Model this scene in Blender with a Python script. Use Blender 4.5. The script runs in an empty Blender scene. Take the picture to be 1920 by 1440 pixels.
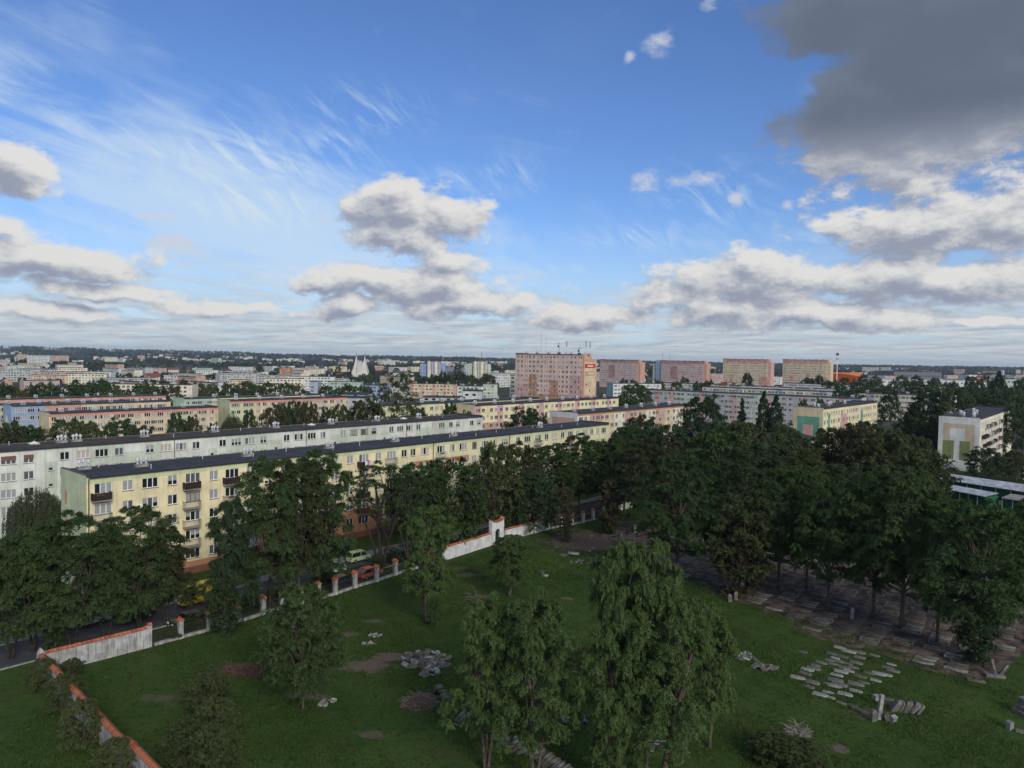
import bpy, math, random
import numpy as np
from mathutils import Matrix, Vector

# ------------------------------------------------------------------ scene, camera, sky, sun
S = bpy.context.scene
COL = S.collection
H = 32.5                                   # camera height above the lawn (a tenth-floor window)
F = 1350.0                                 # focal length in photo pixels (1920 wide)
PITCH, ROLL = math.radians(2.0), math.radians(1.0)
cam_d = bpy.data.cameras.new('camera'); cam = bpy.data.objects.new('camera', cam_d); COL.objects.link(cam)
cam_d.sensor_width = 36.0; cam_d.lens = 36.0 * F / 1920.0
cam_d.clip_start = 0.5; cam_d.clip_end = 60000
RM = Matrix.Rotation(math.pi/2 - PITCH, 3, 'X') @ Matrix.Rotation(ROLL, 3, 'Z')
cam.matrix_world = Matrix.Translation((0, 0, H)) @ RM.to_4x4()
S.camera = cam
S.render.resolution_x, S.render.resolution_y = 1024, 768
S.view_settings.view_transform = 'Standard'; S.view_settings.look = 'None'
S.view_settings.gamma = 1.0; S.view_settings.exposure = 0.42
S.view_settings.use_curve_mapping = False
S.cycles.max_bounces = 6; S.cycles.diffuse_bounces = 3; S.cycles.glossy_bounces = 2
S.cycles.transmission_bounces = 3; S.cycles.transparent_max_bounces = 4; S.cycles.volume_bounces = 0
S.cycles.use_denoising = True

SUN_AZ = math.radians(154)                 # clockwise from the view direction (+Y): right and a little behind
SUN_EL = math.radians(27)
sun_dir = Vector((math.sin(SUN_AZ)*math.cos(SUN_EL), math.cos(SUN_AZ)*math.cos(SUN_EL), math.sin(SUN_EL)))
sun_d = bpy.data.lights.new('sun', 'SUN'); sun = bpy.data.objects.new('sun', sun_d); COL.objects.link(sun)
sun_d.energy = 1.8; sun_d.angle = math.radians(20); sun_d.color = (1.0, 0.93, 0.82)
sun.rotation_euler = sun_dir.to_track_quat('Z', 'Y').to_euler()
sun.location = (60, -40, 80)

def ray(px, py):
    return RM @ Vector(((px-960)/F, (720-py)/F, -1.0))
def G(px, py, z=0.0):                      # the point of height z seen at a photo pixel
    d = ray(px, py); t = (z-H)/d.z
    return Vector((d.x*t, d.y*t, z))
def PX(p):
    v = RM.transposed() @ (Vector(p)-Vector((0, 0, H)))
    return 960+F*v.x/-v.z, 720-F*v.y/-v.z
def hz(px):
    a = ray(px, 600); b = ray(px, 760); t = a.z/(a.z-b.z); return 600+160*t
def AD(px, D, z=0.0):                      # point at distance D (along +Y), height z, in photo column px
    X = (px-960)*D/F
    for _ in range(5):
        X += (px-PX((X, D, z))[0])*D/F
    return Vector((X, D, z))
def ZAT(px, py, D):                        # height seen at that pixel at distance D
    d = ray(px, py); return H + d.z*D/d.y

# ---- sky
W = bpy.data.worlds.new('World'); S.world = W; W.use_nodes = True
NT = W.node_tree; NT.nodes.clear()
class X:
    """one socket of a shader graph with arithmetic"""
    def __init__(s, t, o): s.t = t; s.o = o
    def _m(s, op, *a, clamp=False):
        n = s.t.nodes.new('ShaderNodeMath'); n.operation = op; n.use_clamp = clamp
        for i, v in enumerate((s,)+a):
            if isinstance(v, X): s.t.links.new(v.o, n.inputs[i])
            else: n.inputs[i].default_value = v
        return X(s.t, n.outputs[0])
    def __add__(s, b): return s._m('ADD', b)
    def __sub__(s, b): return s._m('SUBTRACT', b)
    def __mul__(s, b): return s._m('MULTIPLY', b)
    def __truediv__(s, b): return s._m('DIVIDE', b)
    def ma(s, b, c): return s._m('MULTIPLY_ADD', b, c)
    def mx(s, b): return s._m('MAXIMUM', b)
    def mn(s, b): return s._m('MINIMUM', b)
    def pw(s, b): return s._m('POWER', b)
    def cl(s): return s._m('ADD', 0.0, clamp=True)
    def smax(s, b, k): return s._m('SMOOTH_MAX', b, k)
    def ss(s, a, b):
        n = s.t.nodes.new('ShaderNodeMapRange'); n.interpolation_type = 'SMOOTHSTEP'
        s.t.links.new(s.o, n.inputs[0]); n.inputs[1].default_value = a; n.inputs[2].default_value = b
        return X(s.t, n.outputs[0])
def vec(t, x, y, z=0.0):
    n = t.nodes.new('ShaderNodeCombineXYZ')
    for i, v in enumerate((x, y, z)):
        if isinstance(v, X): t.links.new(v.o, n.inputs[i])
        else: n.inputs[i].default_value = v
    return n.outputs[0]
def vm(t, op, a, b=None, scale=None):
    n = t.nodes.new('ShaderNodeVectorMath'); n.operation = op
    for i, v in enumerate((a, b)):
        if v is None: continue
        if isinstance(v, (tuple, list)): n.inputs[i].default_value = v
        else: t.links.new(v, n.inputs[i])
    if scale is not None: n.inputs['Scale'].default_value = scale
    return n.outputs['Value'] if op in ('DOT_PRODUCT', 'LENGTH') else n.outputs[0]
def noise(t, v, scale, detail=5.0, rough=0.55, dist=0.0, lac=2.0):
    n = t.nodes.new('ShaderNodeTexNoise'); n.inputs['Scale'].default_value = scale
    n.inputs['Detail'].default_value = detail; n.inputs['Roughness'].default_value = rough
    n.inputs['Distortion'].default_value = dist; n.inputs['Lacunarity'].default_value = lac
    t.links.new(v, n.inputs['Vector']); return X(t, n.outputs[0])
def mixc(t, f, a, b):
    n = t.nodes.new('ShaderNodeMix'); n.data_type = 'RGBA'
    if isinstance(f, X): t.links.new(f.o, n.inputs[0])
    else: n.inputs[0].default_value = f
    for i, v in ((6, a), (7, b)):
        if isinstance(v, (tuple, list)): n.inputs[i].default_value = (*v[:3], 1)
        else: t.links.new(v, n.inputs[i])
    return n.outputs[2]

tc = NT.nodes.new('ShaderNodeTexCoord'); DIR = tc.outputs['Generated']
sep = NT.nodes.new('ShaderNodeSeparateXYZ'); NT.links.new(DIR, sep.inputs[0])
dx, dy, dz = (X(NT, sep.outputs[i]) for i in range(3))
az = dx._m('ARCTAN2', dy); el = dz._m('ARCSINE')
def ae(px, py):
    d = ray(px, py).normalized(); return math.atan2(d.x, d.y), math.asin(d.z)
BLOBS = [  # photo x, y, rx, ry of the cumulus bodies
 (1800, 190, 310, 160), (1650, 230, 160, 110), (1590, 215, 140, 105), (1860, 40, 320, 150), (1690, 120, 120, 110), (1560, 40, 110, 70), (1770, 285, 160, 42),
 (1730, 430, 190, 58), (1570, 408, 70, 24), (1860, 402, 110, 40),
 (1420, 530, 240, 42), (1760, 525, 270, 42), (1340, 580, 110, 30), (1520, 595, 210, 24), (1250, 560, 70, 20),
 (735, 385, 100, 42), (850, 405, 55, 46), (775, 450, 80, 48), (730, 430, 60, 40), (800, 540, 140, 26), (830, 490, 75, 26), (720, 525, 150, 24), (640, 568, 60, 18), (600, 530, 60, 20),
 (900, 572, 120, 20), (1080, 598, 110, 22),
 (25, 335, 95, 46), (90, 492, 190, 36), (190, 545, 150, 14), (10, 450, 100, 26),  (420, 575, 120, 15), (90, 585, 150, 16),
  (1860, 600, 90, 12),]
AE = vec(NT, az, el)
hi = el.ss(0.20, 0.36)
ampx = hi*-1.2 + 2.2
def field(off, amp):
    a = vm(NT, 'ADD', AE, (off[0], off[1], 0))
    # the outline is bent by a slow noise before the bodies are measured
    w = NT.nodes.new('ShaderNodeTexNoise'); w.inputs['Scale'].default_value = 11.0; w.inputs['Detail'].default_value = 3.0
    w.inputs['Roughness'].default_value = 0.6; NT.links.new(a, w.inputs['Vector'])
    bent = vm(NT, 'ADD', a, vm(NT, 'MULTIPLY', vm(NT, 'SUBTRACT', w.outputs['Color'], (0.5, 0.5, 0.5)), (0.11, 0.05, 0)))
    f = None
    for (bx, by, rx, ry) in BLOBS:
        a0, e0 = ae(bx, by)
        k = math.cos(math.atan2(bx-960, F))
        sc = (F/(rx*k*k)/1.12, F/(ry*k)/1.14, 0)
        v = vm(NT, 'MULTIPLY', vm(NT, 'SUBTRACT', bent, (a0, e0, 0)), sc)
        q = X(NT, vm(NT, 'LENGTH', v))
        f = q if f is None else f._m('SMOOTH_MIN', q, 0.25)
    f = X(NT, f.o).mn(2.6)
    n = noise(NT, vm(NT, 'MULTIPLY', a, (1, 1.7, 1)), 19.0, 9.0, 0.66, 0.1)
    n2 = noise(NT, vm(NT, 'MULTIPLY', a, (1, 1.5, 1)), 7.0, 2.0, 0.5, 0.0)
    return (n - 0.5).ma(ampx, (n2-0.5).ma(1.6, f*-1.0 + 1.0)), n
f0, n0 = field((0, 0), 2.2)
f1, n1 = field((0.010, 0.016), 2.2)
cov = f0.ss(-0.20, 0.34)
lit = (f0 - f1).ma(1.0, 0.50)
deep = f0.ss(0.25, 1.2)
lit = lit - deep*0.40 - hi*deep*0.45
lit = lit.ss(-0.05, 1.0)
hi2 = el.ss(0.215, 0.30)*az.ss(0.2, 0.35)
lit = lit*(hi2*-0.72 + 1.0) + hi2*0.06
# low sheets of stratocumulus towards the horizon, drawn on a flat layer
inv = (dz + 0.06).mx(0.02)
px_, py_ = dx/inv, dy/inv
def layer(o):
    v = vec(NT, px_*1.0 + o, py_*0.8 + o*1.6)
    return noise(NT, v, 0.85, 9.0, 0.58, 0.2)
s0, s1 = layer(0.0), layer(0.12)
lowm = el.ss(0.16, 0.02)                     # more of it near the horizon
outf = (az._m('ABSOLUTE').ss(0.72, 0.95)).mx(el.ss(0.62, 0.85))      # beyond the frame the broken cloud goes on
scov = ((s0 + lowm*0.16).ss(0.50, 0.64) * el.ss(-0.01, 0.02) * (lowm*0.9 + 0.02)).mx((s0+0.03).ss(0.46, 0.58)*outf*el.ss(0.0, 0.05)*0.95)
slit = ((s0 - s1)*3.4 + 0.45).cl()
# high thin cirrus
cv = vec(NT, (az*0.80 - el*0.9)*3.0, (el*1.0 + az*0.30)*15.0 )
cv2 = vec(NT, az*1.0, el*1.0)
c0 = noise(NT, cv, 1.2, 8.0, 0.66, 1.3)
cb = noise(NT, cv2, 4.5, 3.0, 0.5, 0.6)
band = (el - (az*-0.22 + 0.105))/0.105
cband = (band*band*-1.0)._m('EXPONENT')
cleft = (az*-1.0).ss(-0.35, 0.30)
wis = None                                   # separate wisps
for (bx, by, rx, ry) in ((685, 215, 95, 40), (625, 268, 60, 24), (1205, 445, 120, 24), (1330, 380, 90, 55), (1065, 503, 65, 9), (850, 335, 60, 18), (480, 300, 170, 50), (500, 380, 130, 34), (1500, 455, 60, 18), (950, 330, 60, 30)):
    a0, e0 = ae(bx, by); v = vm(NT, 'MULTIPLY', vm(NT, 'SUBTRACT', AE, (a0, e0, 0)), (F/rx, F/ry, 0))
    q = (X(NT, vm(NT, 'DOT_PRODUCT', v, v))*-1.0)._m('EXPONENT'); wis = q if wis is None else wis.mx(q)
cw = vec(NT, (az*0.70 - el*0.85)*6.0, (el*0.9 + az*0.75)*17.0)
c3 = noise(NT, cw, 1.5, 7.0, 0.62, 1.8)
wisp = (c3.ss(0.42, 0.74))*wis*0.62
cir = ((c0-0.5)*2.0 + (cb-0.5)*2.2 + cband*cleft*0.75 - 0.04).ss(0.02, 0.95) * (cleft*cband*0.50 + 0.20)
puf = None
for (bx, by, rx, ry) in ((330, 455, 60, 20), (375, 470, 80, 22), (350, 500, 50, 12), (1207, 340, 30, 24), (1240, 78, 30, 22), (1452, 425, 24, 20), (1310, 335, 60, 18), (1378, 372, 18, 14), (1475, 383, 12, 12), (605, 412, 18, 12), (955, 435, 22, 10), (975, 522, 26, 9), (1260, 596, 30, 10), (265, 405, 60, 11), (1330, 12, 16, 12), (1180, 105, 12, 10)):
    a0, e0 = ae(bx, by); v = vm(NT, 'MULTIPLY', vm(NT, 'SUBTRACT', AE, (a0, e0, 0)), (F/rx, F/ry, 0))
    q = (X(NT, vm(NT, 'DOT_PRODUCT', v, v))*-0.9)._m('EXPONENT'); puf = q if puf is None else puf.mx(q)
puf = (puf*0.85 + (n0-0.5)*2.8).ss(0.35, 1.25)*0.75
cir = (cir + wisp).cl()
sky = NT.nodes.new('ShaderNodeTexSky'); sky.sky_type = 'NISHITA'; sky.sun_disc = False
sky.sun_elevation = SUN_EL; sky.sun_rotation = SUN_AZ
sky.altitude = 100; sky.air_density = 1.0; sky.dust_density = 0.3; sky.ozone_density = 4.0
SKY_K = 0.11
# radiances are in the units of the sky texture (divided by the background strength below)
def rgb(r, g, b):
    f = lambda c: ((c/255+0.055)/1.055)**2.4 if c > 10 else c/255/12.92
    return (f(r), f(g), f(b))
def cs(r, g, b):
    return tuple(v/SKY_K*0.74 for v in rgb(r, g, b))
c = vm(NT, 'MULTIPLY', sky.outputs[0], (0.60, 0.70, 0.90))
c = mixc(NT, el.ss(0.22, 0.0)*0.72, c, cs(192, 214, 228))
c = mixc(NT, cir, c, cs(205, 224, 240))
c = mixc(NT, puf, c, cs(208, 212, 220))
scol = mixc(NT, slit, cs(160, 170, 188), cs(228, 227, 223))
c = mixc(NT, scov*0.82, c, scol)
high = el.ss(0.225, 0.31)
dark = mixc(NT, high, cs(150, 158, 176), cs(97, 108, 127))
bright = mixc(NT, high, cs(226, 225, 223), cs(140, 150, 168))
ccol = mixc(NT, lit, dark, bright)
c = mixc(NT, cov, c, ccol)
bg = NT.nodes.new('ShaderNodeBackground'); bg.inputs['Strength'].default_value = SKY_K
NT.links.new(c, bg.inputs['Color'])
wo = NT.nodes.new('ShaderNodeOutputWorld'); NT.links.new(bg.outputs[0], wo.inputs['Surface'])
W.cycles.sampling_method = 'MANUAL'; W.cycles.sample_map_resolution = 512

# ------------------------------------------------------------------ helpers
rnd = random.Random(7)
def link(o, parent=None):
    COL.objects.link(o)
    if parent is not None: o.parent = parent
    return o
def tag(o, label=None, cat=None, group=None, kind=None):
    if label: o['label'] = label
    if cat: o['category'] = cat
    if group: o['group'] = group
    if kind: o['kind'] = kind
    return o
def empty(name, loc=(0, 0, 0), rz=0.0, **k):
    o = bpy.data.objects.new(name, None); o.empty_display_size = 0.5; link(o)
    o.location = loc; o.rotation_euler = (0, 0, rz); return tag(o, **k)
def inst(name, mesh, parent=None, loc=(0, 0, 0), rz=0.0, sc=None):
    o = bpy.data.objects.new(name, mesh); link(o, parent); o.location = loc
    o.rotation_euler = (0, 0, rz)
    if sc is not None: o.scale = sc
    return o
class MB:
    def __init__(s): s.v = []; s.f = []; s.m = []
    def face(s, pts, m=0):
        i = len(s.v); s.v += [tuple(p) for p in pts]; s.f.append(tuple(range(i, i+len(pts)))); s.m.append(m)
    def box(s, x0, y0, z0, x1, y1, z1, m=0, top=None):
        i = len(s.v)
        s.v += [(x0, y0, z0), (x1, y0, z0), (x1, y1, z0), (x0, y1, z0), (x0, y0, z1), (x1, y0, z1), (x1, y1, z1), (x0, y1, z1)]
        for k, f in enumerate(((0, 3, 2, 1), (4, 5, 6, 7), (0, 1, 5, 4), (1, 2, 6, 5), (2, 3, 7, 6), (3, 0, 4, 7))):
            s.f.append(tuple(i+a for a in f)); s.m.append(m if (top is None or k != 1) else top)
    def tube(s, pts, rad, n=6, m=0, cap=True):
        pts = [Vector(p) for p in pts]; rings = []
        for k, p in enumerate(pts):
            d = (pts[min(k+1, len(pts)-1)] - pts[max(k-1, 0)]).normalized()
            a = d.orthogonal().normalized() if k == 0 else (a - d*a.dot(d)).normalized()
            b = d.cross(a); r = rad[k] if hasattr(rad, '__len__') else rad
            rings.append(len(s.v))
            for j in range(n):
                t = 2*math.pi*j/n; s.v.append(tuple(p + (a*math.cos(t) + b*math.sin(t))*r))
        for k in range(len(pts)-1):
            for j in range(n):
                s.f.append((rings[k]+j, rings[k]+(j+1) % n, rings[k+1]+(j+1) % n, rings[k+1]+j)); s.m.append(m)
        if cap:
            s.f.append(tuple(rings[-1]+j for j in range(n))); s.m.append(m)
            s.f.append(tuple(rings[0]+j for j in reversed(range(n)))); s.m.append(m)
    def prism(s, poly, y0, y1, m=0):       # polygon in (x,z), extruded along y
        n = len(poly); i = len(s.v)
        s.v += [(p[0], y0, p[1]) for p in poly] + [(p[0], y1, p[1]) for p in poly]
        s.f.append(tuple(i+k for k in range(n))); s.m.append(m)
        s.f.append(tuple(i+n+k for k in reversed(range(n)))); s.m.append(m)
        for k in range(n):
            j = (k+1) % n; s.f.append((i+k, i+n+k, i+n+j, i+j)); s.m.append(m)
    def mesh(s, name, mats, smooth=False):
        me = bpy.data.meshes.new(name); me.from_pydata(s.v, [], s.f)
        for m in (mats if isinstance(mats, (list, tuple)) else [mats]): me.materials.append(m)
        if any(s.m): me.polygons.foreach_set('material_index', s.m)
        if smooth: me.polygons.foreach_set('use_smooth', [True]*len(s.f))
        me.update(); return me
    def build(s, name, mats, parent=None, loc=(0, 0, 0), rz=0.0, smooth=False):
        return inst(name, s.mesh(name, mats, smooth), parent, loc, rz)
def np_mesh(name, V, Fq, mat, mi=None):
    me = bpy.data.meshes.new(name); nv, nf = len(V), len(Fq); k = Fq.shape[1]
    me.vertices.add(nv); me.vertices.foreach_set('co', V.astype(np.float32).ravel())
    me.loops.add(nf*k); me.loops.foreach_set('vertex_index', Fq.astype(np.int32).ravel())
    me.polygons.add(nf); me.polygons.foreach_set('loop_start', np.arange(0, nf*k, k, dtype=np.int32))
    try: me.polygons.foreach_set('loop_total', np.full(nf, k, dtype=np.int32))
    except Exception: pass
    for m in (mat if isinstance(mat, (list, tuple)) else [mat]): me.materials.append(m)
    if mi is not None: me.polygons.foreach_set('material_index', mi.astype(np.int32))
    me.update(calc_edges=True); return me

# ------------------------------------------------------------------ materials
MATS = {}
def mat(name, col, rough=0.85, var=0.25, scale=1.0, spec=0.3, streak=0.0, metal=0.0, bump=0.0, col2=None, coords='Object', detail=5):
    if name in MATS: return MATS[name]
    m = bpy.data.materials.new(name); m.use_nodes = True; t = m.node_tree; b = t.nodes['Principled BSDF']
    b.inputs['Roughness'].default_value = rough; b.inputs['Specular IOR Level'].default_value = spec
    b.inputs['Metallic'].default_value = metal
    if var > 0 or col2:
        c_ = t.nodes.new('ShaderNodeTexCoord').outputs[coords]
        n = noise(t, c_, scale, detail, 0.6)
        f = n.ss(0.35, 0.68)
        a = tuple(v*(1-var) for v in col); bb = col2 or tuple(min(1, v*(1+var*0.35)) for v in col)
        out = mixc(t, f, a, bb)
        if streak:
            v = vm(t, 'MULTIPLY', c_, (1.0, 1.0, 0.07))
            sn = noise(t, v, 5.5 if streak > .4 else 2.2, 6, 0.65).ss(0.46, 0.66)
            out = mixc(t, sn*streak, out, tuple(v*0.35 for v in col))
        t.links.new(out, b.inputs['Base Color'])
        if bump:
            bn = t.nodes.new('ShaderNodeBump'); bn.inputs['Strength'].default_value = bump
            n2 = noise(t, c_, scale*5, 4, 0.6); t.links.new(n2.o, bn.inputs['Height']); t.links.new(bn.outputs[0], b.inputs['Normal'])
    else: b.inputs['Base Color'].default_value = (*col, 1)
    MATS[name] = m; return m
def leaf_mat(name, a, b, trans=0.35, vscale=0.55):
    m = bpy.data.materials.new(name); m.use_nodes = True; t = m.node_tree; t.nodes.clear()
    tcn = t.nodes.new('ShaderNodeTexCoord').outputs['Object']
    oi = X(t, t.nodes.new('ShaderNodeObjectInfo').outputs['Random'])
    g = X(t, t.nodes.new('ShaderNodeNewGeometry').outputs['Random Per Island'])
    n = noise(t, tcn, vscale, 3, 0.6).ss(0.3, 0.7)
    f = (n*0.45 + g*0.28 + oi*0.45 - 0.08).cl()
    col = mixc(t, f, a, b)
    d = t.nodes.new('ShaderNodeBsdfDiffuse'); tr = t.nodes.new('ShaderNodeBsdfTranslucent')
    t.links.new(col, d.inputs[0]); t.links.new(col, tr.inputs[0])
    gl = t.nodes.new('ShaderNodeBsdfGlossy'); gl.inputs['Roughness'].default_value = 0.55; gl.inputs[0].default_value = (0.5, 0.55, 0.6, 1)
    mx = t.nodes.new('ShaderNodeMixShader'); mx.inputs[0].default_value = trans
    t.links.new(d.outputs[0], mx.inputs[1]); t.links.new(tr.outputs[0], mx.inputs[2])
    m2 = t.nodes.new('ShaderNodeMixShader'); m2.inputs[0].default_value = 0.025
    t.links.new(mx.outputs[0], m2.inputs[1]); t.links.new(gl.outputs[0], m2.inputs[2])
    o = t.nodes.new('ShaderNodeOutputMaterial'); t.links.new(m2.outputs[0], o.inputs[0])
    MATS[name] = m; return m
L_ROB = leaf_mat('leaves_robinia', (0.062, 0.108, 0.031), (0.132, 0.199, 0.054))
L_DARK = leaf_mat('leaves_dark', (0.030, 0.056, 0.022), (0.061, 0.103, 0.036))
L_ASH = leaf_mat('leaves_ash', (0.034, 0.066, 0.021), (0.077, 0.132, 0.033))
L_OLIVE = leaf_mat('leaves_olive', (0.052, 0.067, 0.022), (0.103, 0.125, 0.041))
L_BROWN = leaf_mat('leaves_brown', (0.054, 0.048, 0.023), (0.099, 0.098, 0.040))
L_LIGHT = leaf_mat('leaves_light', (0.055, 0.079, 0.026), (0.132, 0.154, 0.055))
L_MID = leaf_mat('leaves_mid', (0.037, 0.068, 0.023), (0.084, 0.130, 0.039))
L_RED = leaf_mat('leaves_purple', (0.016, 0.009, 0.012), (0.035, 0.020, 0.024))
L_WIL = leaf_mat('leaves_willow', (0.045, 0.062, 0.028), (0.100, 0.120, 0.056))
L_SHRUB = leaf_mat('leaves_shrub', (0.046, 0.072, 0.024), (0.120, 0.140, 0.050))
L_OLIVD = leaf_mat('leaves_olive_dark', (0.034, 0.042, 0.016), (0.076, 0.082, 0.032))
BARK = mat('bark', (0.11, 0.085, 0.065), 0.95, 0.5, 3.0, bump=0.5)
BARKD = mat('bark_dark', (0.05, 0.042, 0.034), 0.95, 0.5, 3.0, bump=0.5)
WHITE = mat('window_frame_white', (0.80, 0.80, 0.79), 0.45, 0)
BROWNF = mat('window_frame_brown', (0.22, 0.10, 0.06), 0.5, 0)
GLD = mat('glass_dark', (0.018, 0.020, 0.023), 0.12, 0, spec=0.6)
GLM = mat('glass_mid', (0.10, 0.11, 0.12), 0.2, 0, spec=0.6)
GLC = mat('curtain_behind_glass', (0.36, 0.37, 0.37), 0.25, 0.3, 9.0, spec=0.6)
GLB = mat('blind_beige', (0.50, 0.42, 0.37), 0.6, 0.15, 6.0)
GLG = mat('glass_green', (0.02, 0.07, 0.05), 0.15, 0, spec=0.6)
SILL = mat('sill_grey', (0.12, 0.12, 0.13), 0.5, 0.2)
ROOFD = mat('roofing_felt', (0.044, 0.046, 0.054), 0.85, 0.35, 0.35, bump=0.15)
ROOFB = mat('roofing_felt_brown', (0.060, 0.048, 0.038), 0.9, 0.4, 0.4, bump=0.15)
FASC = mat('fascia_dark', (0.03, 0.028, 0.03), 0.6, 0)
METAL = mat('galvanised_metal', (0.62, 0.64, 0.67), 0.45, 0.25, 2.0, metal=0.15)
METD = mat('metal_dark', (0.05, 0.05, 0.055), 0.5, 0.2)
CONC = mat('concrete', (0.33, 0.32, 0.30), 0.9, 0.4, 1.5, streak=0.4, bump=0.3)
CONCL = mat('concrete_pale', (0.50, 0.50, 0.48), 0.9, 0.3, 1.2, streak=0.25)
PIPE = mat('pipe_dark', (0.06, 0.05, 0.045), 0.5, 0)
def paint(name, r, g, b, k=1.0, streak=0.22, var=0.18):
    c_ = rgb(r, g, b); l_ = sum(c_)/3
    return mat('paint_'+name, tuple((v*0.70+l_*0.30)*k for v in c_), 0.88, var, 0.25, 0.2, streak)
P_YEL = paint('yellow', 240, 224, 160); P_GRN = paint('pale_green', 205, 214, 150); P_GAB = paint('grey_green', 192, 200, 150, 1, .05)
P_ORG = paint('orange', 205, 135, 80); P_BRK = paint('brick_red', 150, 88, 58)
P_WHT = paint('white', 218, 222, 206, 1, .3, .18); P_WGN = paint('greenish_white', 196, 208, 184, 1, .28, .18)
P_CRM = paint('cream', 232, 220, 186); P_PCH = paint('peach', 214, 158, 125); P_PNK = paint('pink', 222, 160, 150)
P_BLU = paint('blue', 140, 168, 208); P_LAV = paint('lavender', 172, 176, 198); P_TEA = paint('teal', 90, 170, 140)
P_GRY = paint('grey', 186, 188, 184); P_OLV = paint('mural_olive', 128, 145, 72); P_BEI = paint('beige', 205, 180, 145)
P_PAL = paint('off_white', 214, 216, 210); P_ROS = paint('rose', 205, 170, 160); P_DRS = paint('dusty_rose', 180, 110, 100)
P_MNT = paint('mint', 170, 205, 175); P_SAL = paint('salmon', 225, 140, 110); P_TOW = paint('tower_pink', 236, 192, 168)
P_SND = paint('sand', 224, 200, 150); P_LYE = paint('lemon', 226, 222, 160)

# ------------------------------------------------------------------ ground
def hgt(x, y):
    """terrain height: level cemetery and street, lower town to the left, wooded hills far off"""
    D = np.maximum(y, 1.0)
    s = lambda a, b, v: (lambda t: t*t*(3-2*t))(np.clip((v-a)/(b-a), 0, 1))
    ang = x/np.maximum(D, 1.0)
    drop = -4.5*s(170, 260, D)*s(-0.05, -0.25, ang)
    rise = 1.6*s(150, 220, D)*s(0.35, 0.6, ang)
    left = s(0.15, -0.55, ang)
    far = s(2600, 8200, D)
    w = 1+0.22*np.sin(ang*9+1)+0.12*np.sin(ang*23+D*0.0006)+0.06*np.sin(ang*61)
    hill = far*(9 + 30*left)*w + s(3000, 4200, D)*s(-.2, -.6, ang)*6*np.sin(D*0.0011)
    return drop+rise+hill
def ztr(x, y): return float(hgt(np.float64(x), np.float64(y)))
ds = np.concatenate([np.array([6, 20, 35]), np.linspace(45, 170, 16), np.geomspace(185, 11500, 52)])
an = np.linspace(-1.35, 1.35, 150)
XX = np.outer(ds, an); YY = np.outer(ds, np.ones_like(an)); ZZ = hgt(XX, YY)
nr, nc = XX.shape
V = np.stack([XX.ravel(), YY.ravel(), ZZ.ravel()], 1)
ii = (np.arange(nr-1)[:, None]*nc + np.arange(nc-1)[None, :]).ravel()
Fq = np.stack([ii, ii+1, ii+nc+1, ii+nc], 1)
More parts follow.
